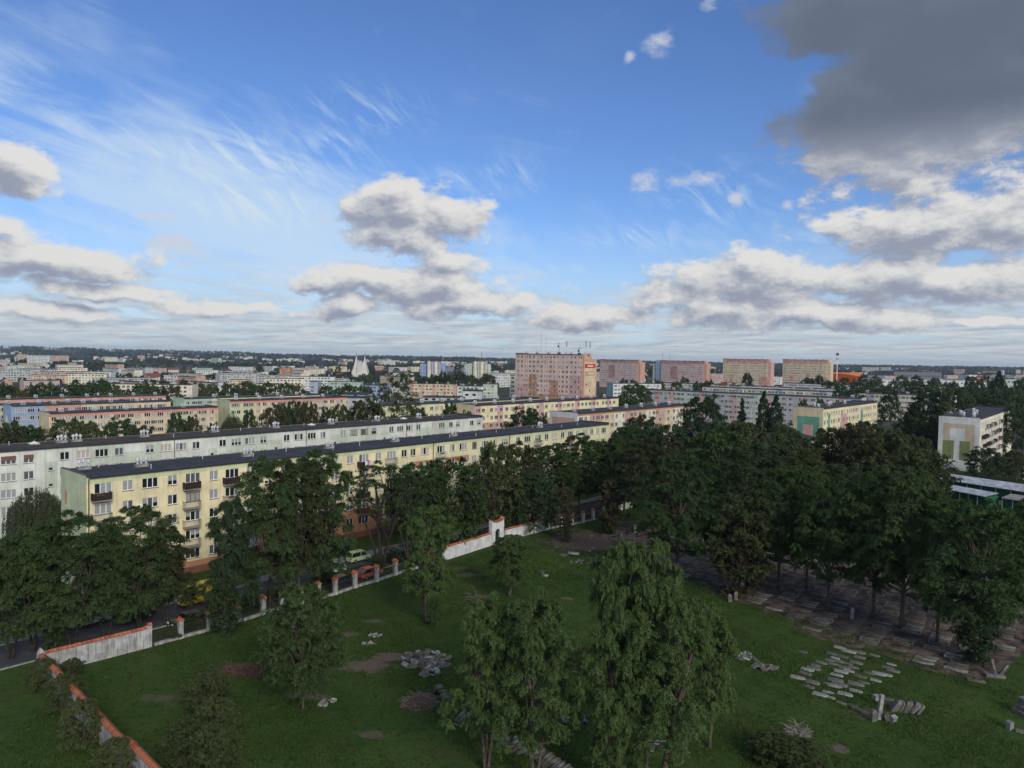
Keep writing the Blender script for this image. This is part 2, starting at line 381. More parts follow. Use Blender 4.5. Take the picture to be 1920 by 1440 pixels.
def ground_mat():
    m = bpy.data.materials.new('ground'); m.use_nodes = True; t = m.node_tree; b = t.nodes['Principled BSDF']
    b.inputs['Roughness'].default_value = 0.95; b.inputs['Specular IOR Level'].default_value = 0.15
    p = t.nodes.new('ShaderNodeTexCoord').outputs['Object']
    sp = t.nodes.new('ShaderNodeSeparateXYZ'); t.links.new(p, sp.inputs[0]); y = X(t, sp.outputs[1]); x = X(t, sp.outputs[0])
    big = noise(t, p, 0.07, 5, 0.55).ss(0.3, 0.72); fine = noise(t, p, 3.2, 6, 0.7); mid = noise(t, p, 0.5, 6, 0.65, 0.3)
    gcol = mixc(t, big, (0.030, 0.068, 0.010), (0.060, 0.104, 0.018))
    gcol = mixc(t, mid.ss(0.45, 0.75)*0.6, gcol, (0.074, 0.084, 0.026))
    tuft = noise(t, vm(t, 'MULTIPLY', p, (1, .7, 1)), 1.7, 5, 0.7, 0.4)
    gcol = mixc(t, tuft.ss(0.50, 0.66)*0.75, gcol, (0.014, 0.028, 0.006))
    gcol = mixc(t, noise(t, p, 0.23, 7, 0.7, 0.5).ss(0.52, 0.68)*0.55, gcol, (0.082, 0.080, 0.030))
    gcol = mixc(t, fine.ss(0.35, 0.75)*0.45, gcol, (0.012, 0.030, 0.005))
    # bare patches: a few at their places in the lawn, each an ellipse broken up by noise
    brk = noise(t, p, 0.9, 6, 0.7, 0.3)
    tot = None
    for (cx, cy, rx, ry, w) in PATCH:
        v = vm(t, 'MULTIPLY', vm(t, 'SUBTRACT', p, (cx, cy, 0)), (1/rx, 1/ry, 0))
        q = X(t, vm(t, 'LENGTH', v)); e = ((q*-1.0 + 1.15) + (brk-0.5)*3.0).ss(0.10, 0.60)*w
        tot = e if tot is None else tot.mx(e)
    dirt = mixc(t, fine, (0.085, 0.060, 0.046), (0.185, 0.145, 0.115))
    gcol = mixc(t, tot, gcol, dirt)
    # farther ground: rough meadow, yards, then far woods and fields
    fv = vm(t, 'MULTIPLY', p, (1.0, 0.35, 1))
    f1_ = noise(t, fv, 0.010, 8, 0.65).ss(0.35, 0.7)
    town = mixc(t, f1_, (0.030, 0.042, 0.022), (0.120, 0.115, 0.095))
    f2_ = noise(t, vm(t, 'MULTIPLY', p, (1.0, 0.30, 1)), 0.0035, 9, 0.72).ss(0.50, 0.66)
    country = mixc(t, f2_, (0.020, 0.034, 0.022), (0.105, 0.110, 0.070))
    f3_ = noise(t, vm(t, 'MULTIPLY', p, (1.0, 0.5, 1)), 0.030, 3, 0.6).ss(0.66, 0.70)
    country = mixc(t, f3_*0.7, country, (0.32, 0.31, 0.29))
    col = mixc(t, y.ss(190, 260), gcol, town)
    col = mixc(t, y.ss(1500, 2600), col, country)
    t.links.new(col, b.inputs['Base Color'])
    bn = t.nodes.new('ShaderNodeBump'); bn.inputs['Strength'].default_value = 0.6; bn.inputs['Distance'].default_value = 0.25
    t.links.new((fine*0.6+mid).o, bn.inputs['Height']); t.links.new(bn.outputs[0], b.inputs['Normal'])
    return m
def pg(px, py, rx, ry, w=1.0):
    g = G(px, py); return (g.x, g.y, rx, ry, w)
PATCH = [pg(690, 1248, 3.0, 2.0), pg(730, 1232, 2.6, 1.6), pg(655, 1190, 1.6, 1.0, .8), pg(700, 1165, 1.4, .9, .7), pg(575, 1305, 2.8, .9, .8),
         pg(460, 1255, 3.2, 1.3, .8), pg(700, 1378, 1.9, .8, .6), pg(875, 1078, 2.2, 1.2, .8), pg(1573, 1402, 0.85, 0.8), pg(1065, 1122, 1.2, .7, .8),
         pg(300, 1310, 2.6, 1.0, .45), pg(800, 1310, 2.0, 1.6, .7), pg(860, 1065, 2.4, .9, .6), pg(1100, 1015, 9, 9, 1), pg(1160, 1020, 7, 8, 1), pg(1500, 1370, 1.5, 1.2, .6),
         pg(1640, 1340, 2.4, 1.4, .6)]
GM = ground_mat()
go = inst('ground', np_mesh('ground', V, Fq, GM)); go['kind'] = 'structure'
def sheet(name, pts, z, m, kind='structure', sub=0):
    mb = MB(); mb.face([(p[0], p[1], z) for p in pts]); o = mb.build(name, m); o['kind'] = kind; return o
U = Vector((82.0, 95.5, 0)).normalized(); N = Vector((-U.y, U.x, 0)); YAW = math.atan2(U.y, U.x)
W0 = Vector((-45.9, 71.9, 0))               # corner of the cemetery wall
def un(u, n, z=0.0): return W0 + U*u + N*n + Vector((0, 0, z))
def quad_un(u0, u1, n0, n1): return [un(u0, n0), un(u1, n0), un(u1, n1), un(u0, n1)]
ASPH = mat('asphalt', (0.062, 0.064, 0.072), 0.9, 0.35, 0.5, bump=0.25)
ASPL = mat('paving_worn', (0.20, 0.20, 0.20), 0.9, 0.3, 1.0, bump=0.2)
KERB = mat('kerb_stone', (0.30, 0.29, 0.28), 0.9, 0.3, 2.0)
sheet('road', quad_un(-60, 175, 4.4, 11.4), 0.012, ASPH)
sheet('pavement', quad_un(-14, 170, 11.62, 13.6), 0.120, ASPL)
sheet('yard', quad_un(-62, -2, 11.62, 52), 0.016, ASPL)
for nm, (n0, n1) in (('kerb', (4.18, 4.40)), ('kerb', (11.4, 11.62))):
    mb = MB(); mb.box(0, 0, 0, 230, n1-n0, 0.12); o = mb.build(nm, KERB, None, un(-60 if n0 < 10 else -14, n0), YAW); o['kind'] = 'structure'
    if n0 > 10: o.scale.x = 0.78

# bare trodden soil of the old burial ground under the grove
SOIL = mat('soil', (0.080, 0.056, 0.042), 0.95, 0.55, 0.6, bump=0.8, col2=(0.165, 0.122, 0.096), detail=9)
edge = [G(1120, 1005), G(1180, 1040), G(1260, 1085), G(1330, 1110), G(1400, 1135), G(1470, 1162), G(1520, 1192), G(1570, 1207), G(1640, 1222), G(1700, 1246),
        G(1760, 1262), G(1830, 1278), G(1870, 1262), G(1905, 1230), G(1990, 1200)]
rr = random.Random(3); pts = []
for a, b in zip(edge, edge[1:]):
    for k in range(6):
        q = a.lerp(b, k/6); pts.append((q.x+rr.uniform(-.45, .45), q.y+rr.uniform(-.5, .5)))
pts += [(95, 98), (84, 108), (62, 113), (45, 121), (36, 132), (28, 146), (20, 144)]
so = sheet('soil', pts, 0.008, SOIL)

# ------------------------------------------------------------------ windows and buildings
WM = {}
def sashes(w):
    return 1 if w < 0.9 else 2 if w < 1.75 else 3 if w < 2.7 else 4
def win_meshes(w, h, brown):
    """frame, sill and one pane, in facade coordinates: x along, y into the wall, z up"""
    key = (round(w, 2), round(h, 2), brown)
    if key in WM: return WM[key]
    n = sashes(w); t = 0.075; fm = BROWNF if brown else WHITE
    f = MB(); f.box(0, .10, 0, w, .17, t); f.box(0, .10, h-t, w, .17, h)
    for k in range(n+1):
        xc = k*w/n; x0 = 0 if k == 0 else xc-t*.75; x1 = w if k == n else xc+t*.75
        f.box(x0, .101, t, x1, .169, h-t)
    s = MB(); s.box(-.08, -.07, -.09, w+.08, .10, -.005)
    pw = w/n; pm = {}
    for nm, gm in (('d', GLD), ('m', GLM), ('c', GLC), ('b', GLB), ('g', GLG)):
        p = MB(); p.box(t*.7, .13, t*.9, pw-t*.7, .15, h-t*.9); pm[nm] = p.mesh('pane', gm)
    half = MB(); half.box(t*.7, .128, t*.9, pw-t*.7, .15, h*.45); half.box(t*.7, .125, h*.45, pw-t*.7, .15, h-t*.9, 1)
    pm['h'] = half.mesh('pane', [GLD, GLC])
    WM[key] = (f.mesh('frame', fm), s.mesh('sill', SILL), pm, n, pw); return WM[key]
def win_one(w, h, var):
    key = ('one', round(w, 2), round(h, 2), var)
    if key in WM: return WM[key]
    n = sashes(w); t = 0.09; g = MB(); r = random.Random(var*7+int(w*10))
    g.box(0, .08, 0, w, .15, t); g.box(0, .08, h-t, w, .15, h); g.box(-.05, -.06, -.09, w+.05, .08, -.005, 4)
    for k in range(n+1):
        xc = k*w/n; x0 = 0 if k == 0 else xc-t*.6; x1 = w if k == n else xc+t*.6
        g.box(x0, .081, t, x1, .149, h-t)
    for k in range(n):
        mi = r.choice([1, 1, 1, 2, 3]) if var % 5 else 3
        g.box(k*w/n+.05, .11, .05, (k+1)*w/n-.05, .14, h-.05, mi)
    WM[key] = g.mesh('window', [WHITE, GLD, GLM, GLC, SILL]); return WM[key]
def grid_wall(mb, L_, z0, z1, opens, cx, cz, mf, T, dep=.17):
    xs = sorted(set([0.0, L_]+[round(v, 3) for o in opens for v in (o[0], o[1])]+[c for c in cx if 0 < c < L_]))
    zs = sorted(set([z0, z1]+[round(v, 3) for o in opens for v in (o[2], o[3])]+[c for c in cz if z0 < c < z1]))
    for i in range(len(xs)-1):
        xm = (xs[i]+xs[i+1])/2; col = [o for o in opens if o[0] < xm < o[1]]
        for j in range(len(zs)-1):
            zm = (zs[j]+zs[j+1])/2
            if any(o[2] < zm < o[3] for o in col): continue
            mb.face([T(xs[i], 0, zs[j]), T(xs[i+1], 0, zs[j]), T(xs[i+1], 0, zs[j+1]), T(xs[i], 0, zs[j+1])], mf(xm, zm))
    for (a, b, c, d) in opens:
        m = mf((a+b)/2, c-.05)
        mb.face([T(a, 0, c), T(b, 0, c), T(b, dep, c), T(a, dep, c)], m)
        mb.face([T(a, 0, d), T(a, dep, d), T(b, dep, d), T(b, 0, d)], m)
        mb.face([T(a, 0, c), T(a, dep, c), T(a, dep, d), T(a, 0, d)], m)
        mb.face([T(b, 0, c), T(b, 0, d), T(b, dep, d), T(b, dep, c)], m)
def facade_layout(L_, seed, step=0.0):
    """window columns along a facade: [(x, width, kind)] kind w window, s stair"""
    r = random.Random(seed); x = 0.9; out = []; pat = [2.1, 1.5, 's', 1.5, 2.1, 1.5, 2.1]; k = 0
    while x < L_-1.2:
        p = pat[k % len(pat)]; k += 1
        if p == 's': out.append((x+.1, 0.7, 's')); x += 1.7
        else:
            if x+p > L_-.5: break
            out.append((x, p, 'w')); x += p+r.choice([0.75, .85, 1.1])
    return out
VENT = {}
def vent_meshes():
    if VENT: return VENT
    a = MB(); a.box(-.85, -.38, 0, .85, .38, .38); a.box(-.91, -.44, .38, .91, .44, .45)
    VENT['base'] = a.mesh('chimney', CONC)
    c = MB()
    for (x, y, q) in ((-.55, -.1, 1), (0.02, .12, 1.12), (.56, -.08, .95)):
        c.tube([(x, y, .45), (x, y, .45+.32*q)], .13, 8)
        c.tube([(x, y, .45+.32*q), (x, y, .45+.36*q), (x, y, .45+.56*q), (x, y, .45+.72*q)], [.14, .25, .25, .05], 10)
    c.v = [(x*1.08, y*1.3, .45+(z-.45)*1.35) for x, y, z in c.v]; VENT['cowl'] = c.mesh('cowl', METAL)
    d = MB(); d.box(-.8, -.55, 0, .8, .55, .25); d.face([(-.8, -.55, .25), (.8, -.55, .25), (0, 0, .6)], 1); d.face([(.8, -.55, .25), (.8, .55, .25), (0, 0, .6)], 1)
    d.face([(.8, .55, .25), (-.8, .55, .25), (0, 0, .6)], 1); d.face([(-.8, .55, .25), (-.8, -.55, .25), (0, 0, .6)], 1)
    VENT['hatch'] = d.mesh('roof_hatch', [CONC, WHITE]); return VENT
def vents(b, L_, Wd, zt, xs, hatch=(), one=False):
    vm_ = vent_meshes()
    for x, fy in xs:
        p = inst('chimney', vm_['base'], b, (x, Wd*fy, zt)); inst('cowl', vm_['cowl'], p)
    for x, fy in hatch: inst('roof_hatch', vm_['hatch'], b, (x, Wd*fy, zt))
def block(label, o, yaw, L_, Wd, n, fh=2.8, base=1.2, cols=None, cut=None, mf=None, mats=None, gmf=None, gcut=((), ()), roofm=None, detail=1,
          seed=1, vx=None, hatch=(), top=0.55, name='apartment_block', cat='apartment block', group=None, wh=1.4, side_win=(), back=True, brown=(), flat=False, bands=False):
    """long slab block. o is the near corner of front and gable; returns (root, heights)"""
    b = empty(name, o, yaw, label=label, cat=cat, group=group)
    Ht = base+n*fh+top
    cols = cols if cols is not None else facade_layout(L_, seed)
    opens = []; wl = []
    for s in range(n):
        zb = base+s*fh
        for (x, w, k) in cols:
            if k == 's':
                z0 = zb+2.0 if s < n-1 else None
                if z0 is None: continue
                h = .55
            else: z0 = zb+.85; h = wh
            if z0+h < base+n*fh+top-.1: opens.append((x, x+w, z0, z0+h)); wl.append((x, z0, w, h, s, k))
    mats = mats or [P_YEL]; mf = mf or (lambda x, z: 0); gmf = gmf or mf
    cut = cut or ((), ())
    mb = MB()
    grid_wall(mb, L_, -3.0, Ht, opens, cut[0], cut[1], mf, lambda x, y, z: (x, y, z))
    side = [(y, y+w, base+s*fh+.85, base+s*fh+.85+1.3) for s in range(n) for (y, w) in side_win]
    grid_wall(mb, Wd, -3.0, Ht+.35, side, gcut[0], gcut[1], gmf, lambda x, y, z: (y, Wd-x, z))     # left gable, x runs from back to front
    mb.face([(L_, 0, -3), (L_, Wd, -3), (L_, Wd, Ht+.35), (L_, 0, Ht+.35)], 0)
    # rear wall with its own openings
    bop = [(L_-x-w, L_-x, z, z+h) for (x, z, w, h, s, k) in wl] if back and detail else []
    grid_wall(mb, L_, -3.0, Ht+.12, bop, (), (), lambda x, z: 0, lambda x, y, z: (L_-x, Wd-y, z))
    mb.face([(0.003, 0, Ht), (0.003, 0, Ht+.35), (0.003, Wd, Ht+.35), (0.003, Wd, Ht)][::-1], 0) if False else None
    mb.build('wall', mats, b)
    r = MB(); fo = 0.35   # roof slab with eaves at front and back, parapet strips on the gables
    r.box(.30, -fo, Ht-.06, L_-.30, Wd+fo, Ht+.10, 1, top=0)
    r.box(-.05, -.04, Ht+.34, .30, Wd+.04, Ht+.42, 2); r.box(L_-.30, -.04, Ht+.34, L_+.05, Wd+.04, Ht+.42, 2)
    r.face([(.30, 0, Ht), (.30, Wd, Ht), (.30, Wd, Ht+.35), (.30, 0, Ht+.35)], 2); r.face([(L_-.3, 0, Ht), (L_-.3, Wd, Ht), (L_-.3, Wd, Ht+.35), (L_-.3, 0, Ht+.35)], 2)
    r.face([(0, 0, Ht), (.3, 0, Ht), (.3, 0, Ht+.35), (0, 0, Ht+.35)], 2); r.face([(L_-.3, 0, Ht), (L_, 0, Ht), (L_, 0, Ht+.35), (L_-.3, 0, Ht+.35)], 2)
    r.build('roof', [roofm or ROOFD, FASC, METD], b)
    rr_ = random.Random(seed*13+5)
    if detail == 2:
        for (x, z, w, h, s, k) in wl:
            fm, sm, pm, ns, pw = win_meshes(w, h, (round(x, 1), s) in brown or rr_.random() < .03)
            wo = inst('window', fm, b, (x, 0, z)); inst('sill', sm, wo)
            c0_ = rr_.choice('ddmmccchhbd') if k != 's' else 'd'
            for q in range(ns):
                inst('pane', pm[c0_ if rr_.random() < .7 else rr_.choice('dmc')], wo, (q*pw, 0, 0))
    elif detail == 1:
        for (x, z, w, h, s, k) in wl: inst('window', win_one(w, h, rr_.randrange(7)), b, (x, 0, z))
    else:
        g = MB()
        for (x, z, w, h, s, k) in wl:
            g.box(x+.03, .06, z+.03, x+w-.03, .12, z+h-.03, rr_.choice((0, 0, 1)))
            g.box(x+w/2-.07, .03, z+.02, x+w/2+.07, .059, z+h-.02, 2)
        g.build('windows', [GLD, GLC, WHITE], b)['kind'] = 'stuff'
    if detail and back:
        g = MB()
        for (x, z, w, h, s, k) in wl: g.box(x+.03, Wd-.14, z+.03, x+w-.03, Wd-.10, z+h-.03, 0)
        g.build('rear_windows', [GLD], b)['kind'] = 'stuff'
    for (a, c, d, e) in side:
        inst('window', win_one(c-a, 1.3, 1), b, (0, Wd-a, d), -math.pi/2)
    if vx is None: vx = [(x, .45) for x in np.arange(5, L_-3, 10.5)]
    vents(b, L_, Wd, Ht+.10, vx, hatch)
    return b, Ht
def along(px, py, z, px2, d=U):
    """near corner seen at (px,py) at height z and the length along d until photo column px2"""
    a = G(px, py, z); lo, hi = 0.0, 600.0
    sgn = 1 if px2 > px else -1
    for _ in range(50):
        m = (lo+hi)/2; q = PX(a+d*m)[0]
        if (q-px2)*sgn < 0: lo = m
        else: hi = m
    return a, lo
def drop(a, z): return Vector((a.x, a.y, z))

# --- the yellow block along the street
aB, LB = along(162, 897, 15.75, 1142)
def tB(px):
    lo, hi = 0, LB
    for _ in range(40):
        m = (lo+hi)/2
        if PX(aB+U*m)[0] < px: lo = m
        else: hi = m
    return lo
colsB_px = [(172, 215, 'b'), (229, 251, 'w'), (262, 301, 'w'), (314, 334, 'w'), (344, 380, 'b'), (392, 411, 'w'), (419, 452, 'b'), (464, 486, 'w'), (494, 514, 's'), (524, 552, 'b'), (562, 578, 'w'),
 (588, 612, 'w'), (620, 636, 'w'), (651, 663, 'w'), (671, 695, 'b'), (704, 716, 'w'), (724, 745, 'b'), (753, 764, 'w'), (770, 780, 'w'), (788, 806, 'w'), (819, 836, 'b'), (844, 853, 'w'), (860, 878, 'w'),
 (885, 895, 'w'), (903, 917, 'b'), (925, 934, 'w'), (941, 954, 'w'), (968, 976, 'w'), (983, 996, 'w'), (1003, 1016, 'b'), (1022, 1029, 'w'), (1034, 1046, 'w'), (1052, 1059, 'w'), (1064, 1076, 'b'), (1080, 1087, 'w'), (1092, 1103, 'b'),
 (1107, 1113, 'w'), (1118, 1124, 'w'), (1128, 1137, 'w')]
colsB = []
for a, c, k in colsB_px:
    x0, x1 = tB(a), tB(c); w = x1-x0; w = 1.35 if w < 1.9 else 2.15; xm = (x0+x1)/2
    if colsB and xm-w/2 < colsB[-1][0]+colsB[-1][1]+.3: continue
    colsB.append((round(xm-w/2, 2), w, k))
balB = [c for c in colsB if c[2] == 'b']
winB = [(x, w, 's' if k == 's' else 'w') for (x, w, k) in colsB]
bases = (1.2, 1.2+2.8)
def mfB(x, z):
    if z < 1.05: return 4
    if z < 1.9: return 3
    if z > 14.95: return 1
    seg = (tB(788)-2 < x < tB(880)) and 12.4 > z > 11.2
    if seg or (z < 4.8 and int(x/9) % 2 == 0) or (tB(600) < x < tB(705) and z < 5.4): return 3
    if x > tB(815): return 5 if z > 6 else 0
    if int(x/12) % 3 == 2 and z < 8: return 1
    return 0
cutx = sorted(set([round(9*k, 2) for k in range(1, 15)]+[12*k for k in range(1, 11)]+[tB(788)-2, tB(880), tB(600), tB(705), tB(815)]))
def gB(y, z):   # gable: y from back (0) to front (10)
    if 1.5 < y < 2.3 and (11.2 < z < 13.1 or 7.8 < z < 9.7 or 4.4 < z < 6.3): return 3
    return 2
bB, HB = block('long five-storey pale yellow block along the street, grey-green gable with orange strips', drop(aB, 0), YAW, LB, 9.6, 5, cols=winB,
    mats=[P_YEL, P_GRN, P_GAB, P_ORG, P_BRK, P_LYE], mf=mfB, cut=(cutx, (1.05, 1.9, 14.95, 12.4, 11.2, 4.8, 5.4, 8, 6)), gmf=gB, gcut=((1.5, 2.3), (11.2, 13.1, 7.8, 9.7, 4.4, 6.3)),
    detail=2, seed=4, vx=[(2.2, .78)]+[(tB(p)-4, .5) for p in (345, 535, 682, 800, 905, 1060)], back=True, base=1.45, top=.30)
for x in (0.25, tB(815)-.4, tB(955)): # rain pipes
    mb = MB(); mb.tube([(0, -.10, 0), (0, -.10, HB-.1)], .07, 6); mb.build('drainpipe', PIPE, bB, (x, 0, 0))
mb = MB(); mb.box(-.45, -.95, -.14, 1.9, 0, 0); BSLAB = mb.mesh('balcony', CONC)
RAILS = []
for nm, mm in (('r1', mat('railing_dark_brown', (.035, .02, .018), .6, .2)), ('r2', mat('railing_grey', (.22, .22, .22), .6, .2)), ('r3', mat('railing_maroon', (.13, .03, .028), .6, .2)),
               ('r4', mat('railing_green', (.04, .10, .06), .6, .2)), ('r5', mat('railing_white', (.55, .55, .53), .6, .2))):
    mb = MB(); solid = nm in ('r1', 'r3', 'r4')
    for (x0, y0, x1, y1) in ((-.45, -.95, 1.9, -.91), (-.45, -.91, -.41, 0), (1.86, -.91, 1.9, 0)):
        mb.box(x0-.01, y0-.01, .98, x1+.01, y1+.01, 1.03)
        if solid:
            n = max(1, int(max(x1-x0, y1-y0)/.16))
            for k in range(n):
                if x1-x0 > .5: xa = x0+(x1-x0)*k/n; mb.box(xa+.008, y0+(k % 2)*.006, .08, xa+(x1-x0)/n-.008, y1, .979)
                else: ya = y0+(y1-y0)*k/n; mb.box(x0, ya+.008, .08, x1, ya+(y1-y0)/n-.008, .979)
        else:
            n = max(1, int(max(x1-x0, y1-y0)/.13))
            for k in range(n+1):
                if x1-x0 > .5: xa = x0+.01+(x1-x0-.03)*k/n; mb.box(xa, y0+.01, 0, xa+.015, y0+.025, .979)
                else: ya = y0+.01+(y1-y0-.03)*k/n; mb.box(x0+.01, ya, 0, x0+.025, ya+.015, .979)
    RAILS.append(mb.mesh('railing', mm))
rb = random.Random(21)
pat = {4: [0, 0, 0, 4, 0, 1, 4, 3, 1, 2, 1, 1]}
for s in range(1, 5):
    for i, (x, w, k) in enumerate(balB):
        o = inst('balcony', BSLAB, bB, (x-.05, 0, 1.45+s*2.8+.05)); ri = pat[4][i % 12] if s == 4 else rb.choice([0, 1, 1, 1, 2, 3, 4])
        inst('railing', RAILS[ri], o)
        if rb.random() < .35 or s == 4 and i in (0, 8):    # flower boxes hung on the railing
            fb = MB(); fb.box(.0, -1.12, .70, .9, -.97, .88, 0); rf = random.Random(i*7+s)
            for _ in range(46):
                px_0, pz_0 = rf.uniform(-.05, .95), rf.uniform(.86, 1.18); a = rf.uniform(0, 6.28); dx_, dz_ = .07*math.cos(a), .07*math.sin(a); y_ = rf.uniform(-1.16, -.9)
                fb.face([(px_0, y_, pz_0), (px_0+dx_, y_-.03, pz_0+dz_), (px_0-dz_, y_+.03, pz_0+dx_)], 1)
            fb.build('flower_box', [BARK, L_LIGHT if rf.random() < .7 else L_BROWN], o)
# laundry on the top balcony by the middle of the facade
xl = [c for c in balB if abs(c[0]-tB(672)) < 2.0]
xl = xl[0][0] if xl else tB(672)
for k, (dx_, w_, h_, m_) in enumerate(((.55, .5, .85, WHITE), (1.25, .62, 1.25, mat('laundry_pink', (.62, .42, .46), .9, .1)))):
    mb = MB(); n_ = 6
    for q in range(n_):
        a0, a1 = q*w_/n_, (q+1)*w_/n_; y0, y1 = -1.0-.03*(q % 2), -1.0-.03*((q+1) % 2)
        mb.face([(a0, y0, 0), (a1, y1, 0), (a1, y1-.01, h_), (a0, y0-.01, h_)])
    o = mb.build('laundry', m_); o.parent = None; o.location = drop(aB, 0)+U*(xl+dx_)+Vector((0, 0, 1.45+4*2.8+1.08-h_)); o.rotation_euler.z = YAW
    tag(o, ('white shirt hung over a top floor balcony railing of the yellow block', 'pink towel hung over a top floor balcony railing of the yellow block')[k], 'laundry')
# air conditioner on the second floor from the top
mb = MB(); mb.box(0, -.32, 0, .85, -.02, .58); mb.tube([(.3, -.33, .29), (.3, -.325, .29)], .22, 14, 1); mb.box(.05, -.3, -.08, .12, -.01, 0, 1); mb.box(.7, -.3, -.08, .77, -.01, 0, 1)
mb.build('air_conditioner', [WHITE, METD], bB, (tB(254), 0, 1.45+3*2.8+.95))

# --- the greenish white block behind it
aA, LA = along(0, 847, 15.75, 905)
EX = 26.0; aA0 = aA - U*EX; LA += EX
def tA(px):
    lo, hi = 0, LA
    for _ in range(40):
        m = (lo+hi)/2
        if PX(aA0+U*m)[0] < px: lo = m
        else: hi = m
    return lo
colsA_px = [(1, 31, 3), (43, 65, 2), (91, 100, 's'), (112, 131, 2), (143, 170, 3), (178, 204, 3), (214, 233, 2), (255, 263, 's'), (273, 290, 2), (300, 323, 3), (329, 351, 3), (360, 376, 2), (395, 402, 's'), (411, 425, 2), (434, 453, 3), (459, 479, 3),
 (487, 502, 2), (515, 522, 's'), (531, 545, 2), (552, 569, 3), (577, 593, 3), (600, 612, 2), (626, 632, 's'), (638, 650, 2), (656, 671, 3), (676, 691, 3), (696, 707, 2), (719, 724, 's'), (730, 739, 2), (745, 757, 3), (762, 774, 3), (781, 789, 2),
 (801, 805, 's'), (811, 818, 2), (824, 834, 3), (842, 850, 2), (855, 863, 2), (882, 888, 2), (894, 903, 2)]
colsA = facade_layout(EX-1, 5)
for a, c, k in colsA_px:
    x0, x1 = tA(max(a, 1)), tA(c); w = .7 if k == 's' else 1.45 if k == 2 else 2.15; xm = (x0+x1)/2
    if colsA and xm-w/2 < colsA[-1][0]+colsA[-1][1]+.3: continue
    colsA.append((round(xm-w/2, 2), w, 's' if k == 's' else 'w'))
stA = [c for c in colsA if c[2] == 's']
def mfA(x, z):
    if z < 1.1: return 2
    for c in stA:
        if c[0]-2.0 < x < c[0]+1.6 and z > 14.0: return 0
        if c[0]-.6 < x < c[0]+1.3 and z < 13.4: return 1
    return 1 if int(x/13) % 2 else 0
cutA = [c[0]+d for c in stA for d in (-.6, 1.3, -2, 1.6)]+[13*k for k in range(1, 12)]
bA, HA = block('long greenish white five-storey block with stained walls behind the yellow block', drop(aA0, 0), YAW, LA, 10.0, 5, cols=colsA, mats=[P_WHT, P_WGN, P_GRY],
    mf=mfA, cut=(cutA, (1.1, 13.4, 14.0)), detail=2, seed=9, roofm=ROOFB, vx=[(tA(p)-2, .62) for p in (162, 190, 316, 447, 560, 662, 747, 824)], hatch=[(tA(85), .6), (tA(612), .6), (tA(785), .6)], base=1.45, top=.30,
    brown={(round(c[0], 1), 4) for c in colsA if c[2] == 'w' and tA(655) < c[0] < tA(715)})
for p in (327, 574, 762):
    mb = MB(); mb.tube([(0, -.10, 0), (0, -.10, HA-.1)], .06, 6); mb.build('drainpipe', PIPE, bA, (tA(p), 0, 0))
mb = MB(); mb.tube([(0, 0, 0), (0, 0, .55)], .06, 6); mb.tube([(0, 0, .55), (0, 0, .66)], [.12, .03], 6); PIPV = mb.mesh('vent_pipe', METAL)
mb = MB(); mb.box(0, 0, 0, .05, 10.2, .035); SEAMB = mb.mesh('roof_seam', FASC)
rp = random.Random(2)
for b_, L__, H__ in ((bB, LB, HB), (bA, LA, HA)):
    for k in range(16): inst('vent_pipe', PIPV, b_, (3+k*(L__-6)/16+rp.uniform(-1.5, 1.5), rp.uniform(1.5, 8.5), H__+.1))
    for k in range(int(L__/12)): inst('roof_seam', SEAMB, b_, (6+k*12, -.3, H__+.098))
mast_m = MB(); mast_m.tube([(0, 0, 0), (0, 0, 6.5)], [.05, .03], 5)
for zz, ww in ((6.4, 1.2), (6.0, 1.0), (5.6, .8)): mast_m.tube([(-ww/2, 0, zz), (ww/2, 0, zz)], .02, 4)
MAST = mast_m.mesh('aerial', METD)
inst('aerial', MAST, bA, (tA(722), 6, HA)); inst('aerial', MAST, bA, (tA(436), 7, HA)); inst('aerial', MAST, bB, (tB(1010), 5, HB))
# painted gables (triangles) over some stair windows
for c in stA[4:7]:
    mb = MB(); mb.prism([(-1.7, 0), (1.7, 0), (0, 1.3)], -.012, -.004); mb.build('painted_triangle', P_WGN, bA, (c[0]+.35, 0, 12.95))
# brown roller blinds, first columns
for c in colsA:
    if c[2] == 'w' and abs(c[0]-tA(2)) < 2 or abs(c[0]-tA(43)) < .8:
        mb = MB(); mb.box(0, .02, .65, c[1], .09, 1.42)
        for q in range(5): mb.box(0, .012, .66+q*.15, c[1], .02, .76+q*.15)
        mb.build('roller_blind', mat('blind_brown', (.22, .10, .075), .7, .2), bA, (c[0], 0, 1.45+4*2.8+.85))

# --- the rest of the estate, slab blocks parallel to those two
def stripe(cols_, per, off=0):
    return lambda x, z: cols_[int((x+off)/per) % len(cols_)]
def estate(label, px, py, z, px2, n=5, fl=0.0, Wd=10.5, d=U, mats=None, mf=None, cut=None, gmf=None, gcut=((), ()), seed=1, detail=1, **k):
    a, L_ = along(px, py, z, px2, d); gz = z-(n*2.8+1.2+.55)
    if seed in (13, 14, 15, 16, 17, 18, 30, 31, 32, 33, 34) and 'cols' not in k:      # nearly continuous window bands
        cs_, x = [], .7; r_ = random.Random(seed)
        while x < L_-2.6: w_ = r_.choice([2.1, 2.1, 1.6]); cs_.append((x, w_, 'w')); x += w_+r_.choice([.22, .22, .3, 1.3])
        k['cols'] = cs_
    return block(label, Vector((a.x, a.y, gz)), math.atan2(d.y, d.x), L_, Wd, n, mats=mats, mf=mf, cut=cut or ([12*q for q in range(1, 12)], (1.2, 14.6)), gmf=gmf, gcut=gcut, seed=seed, detail=detail, **k)[0]
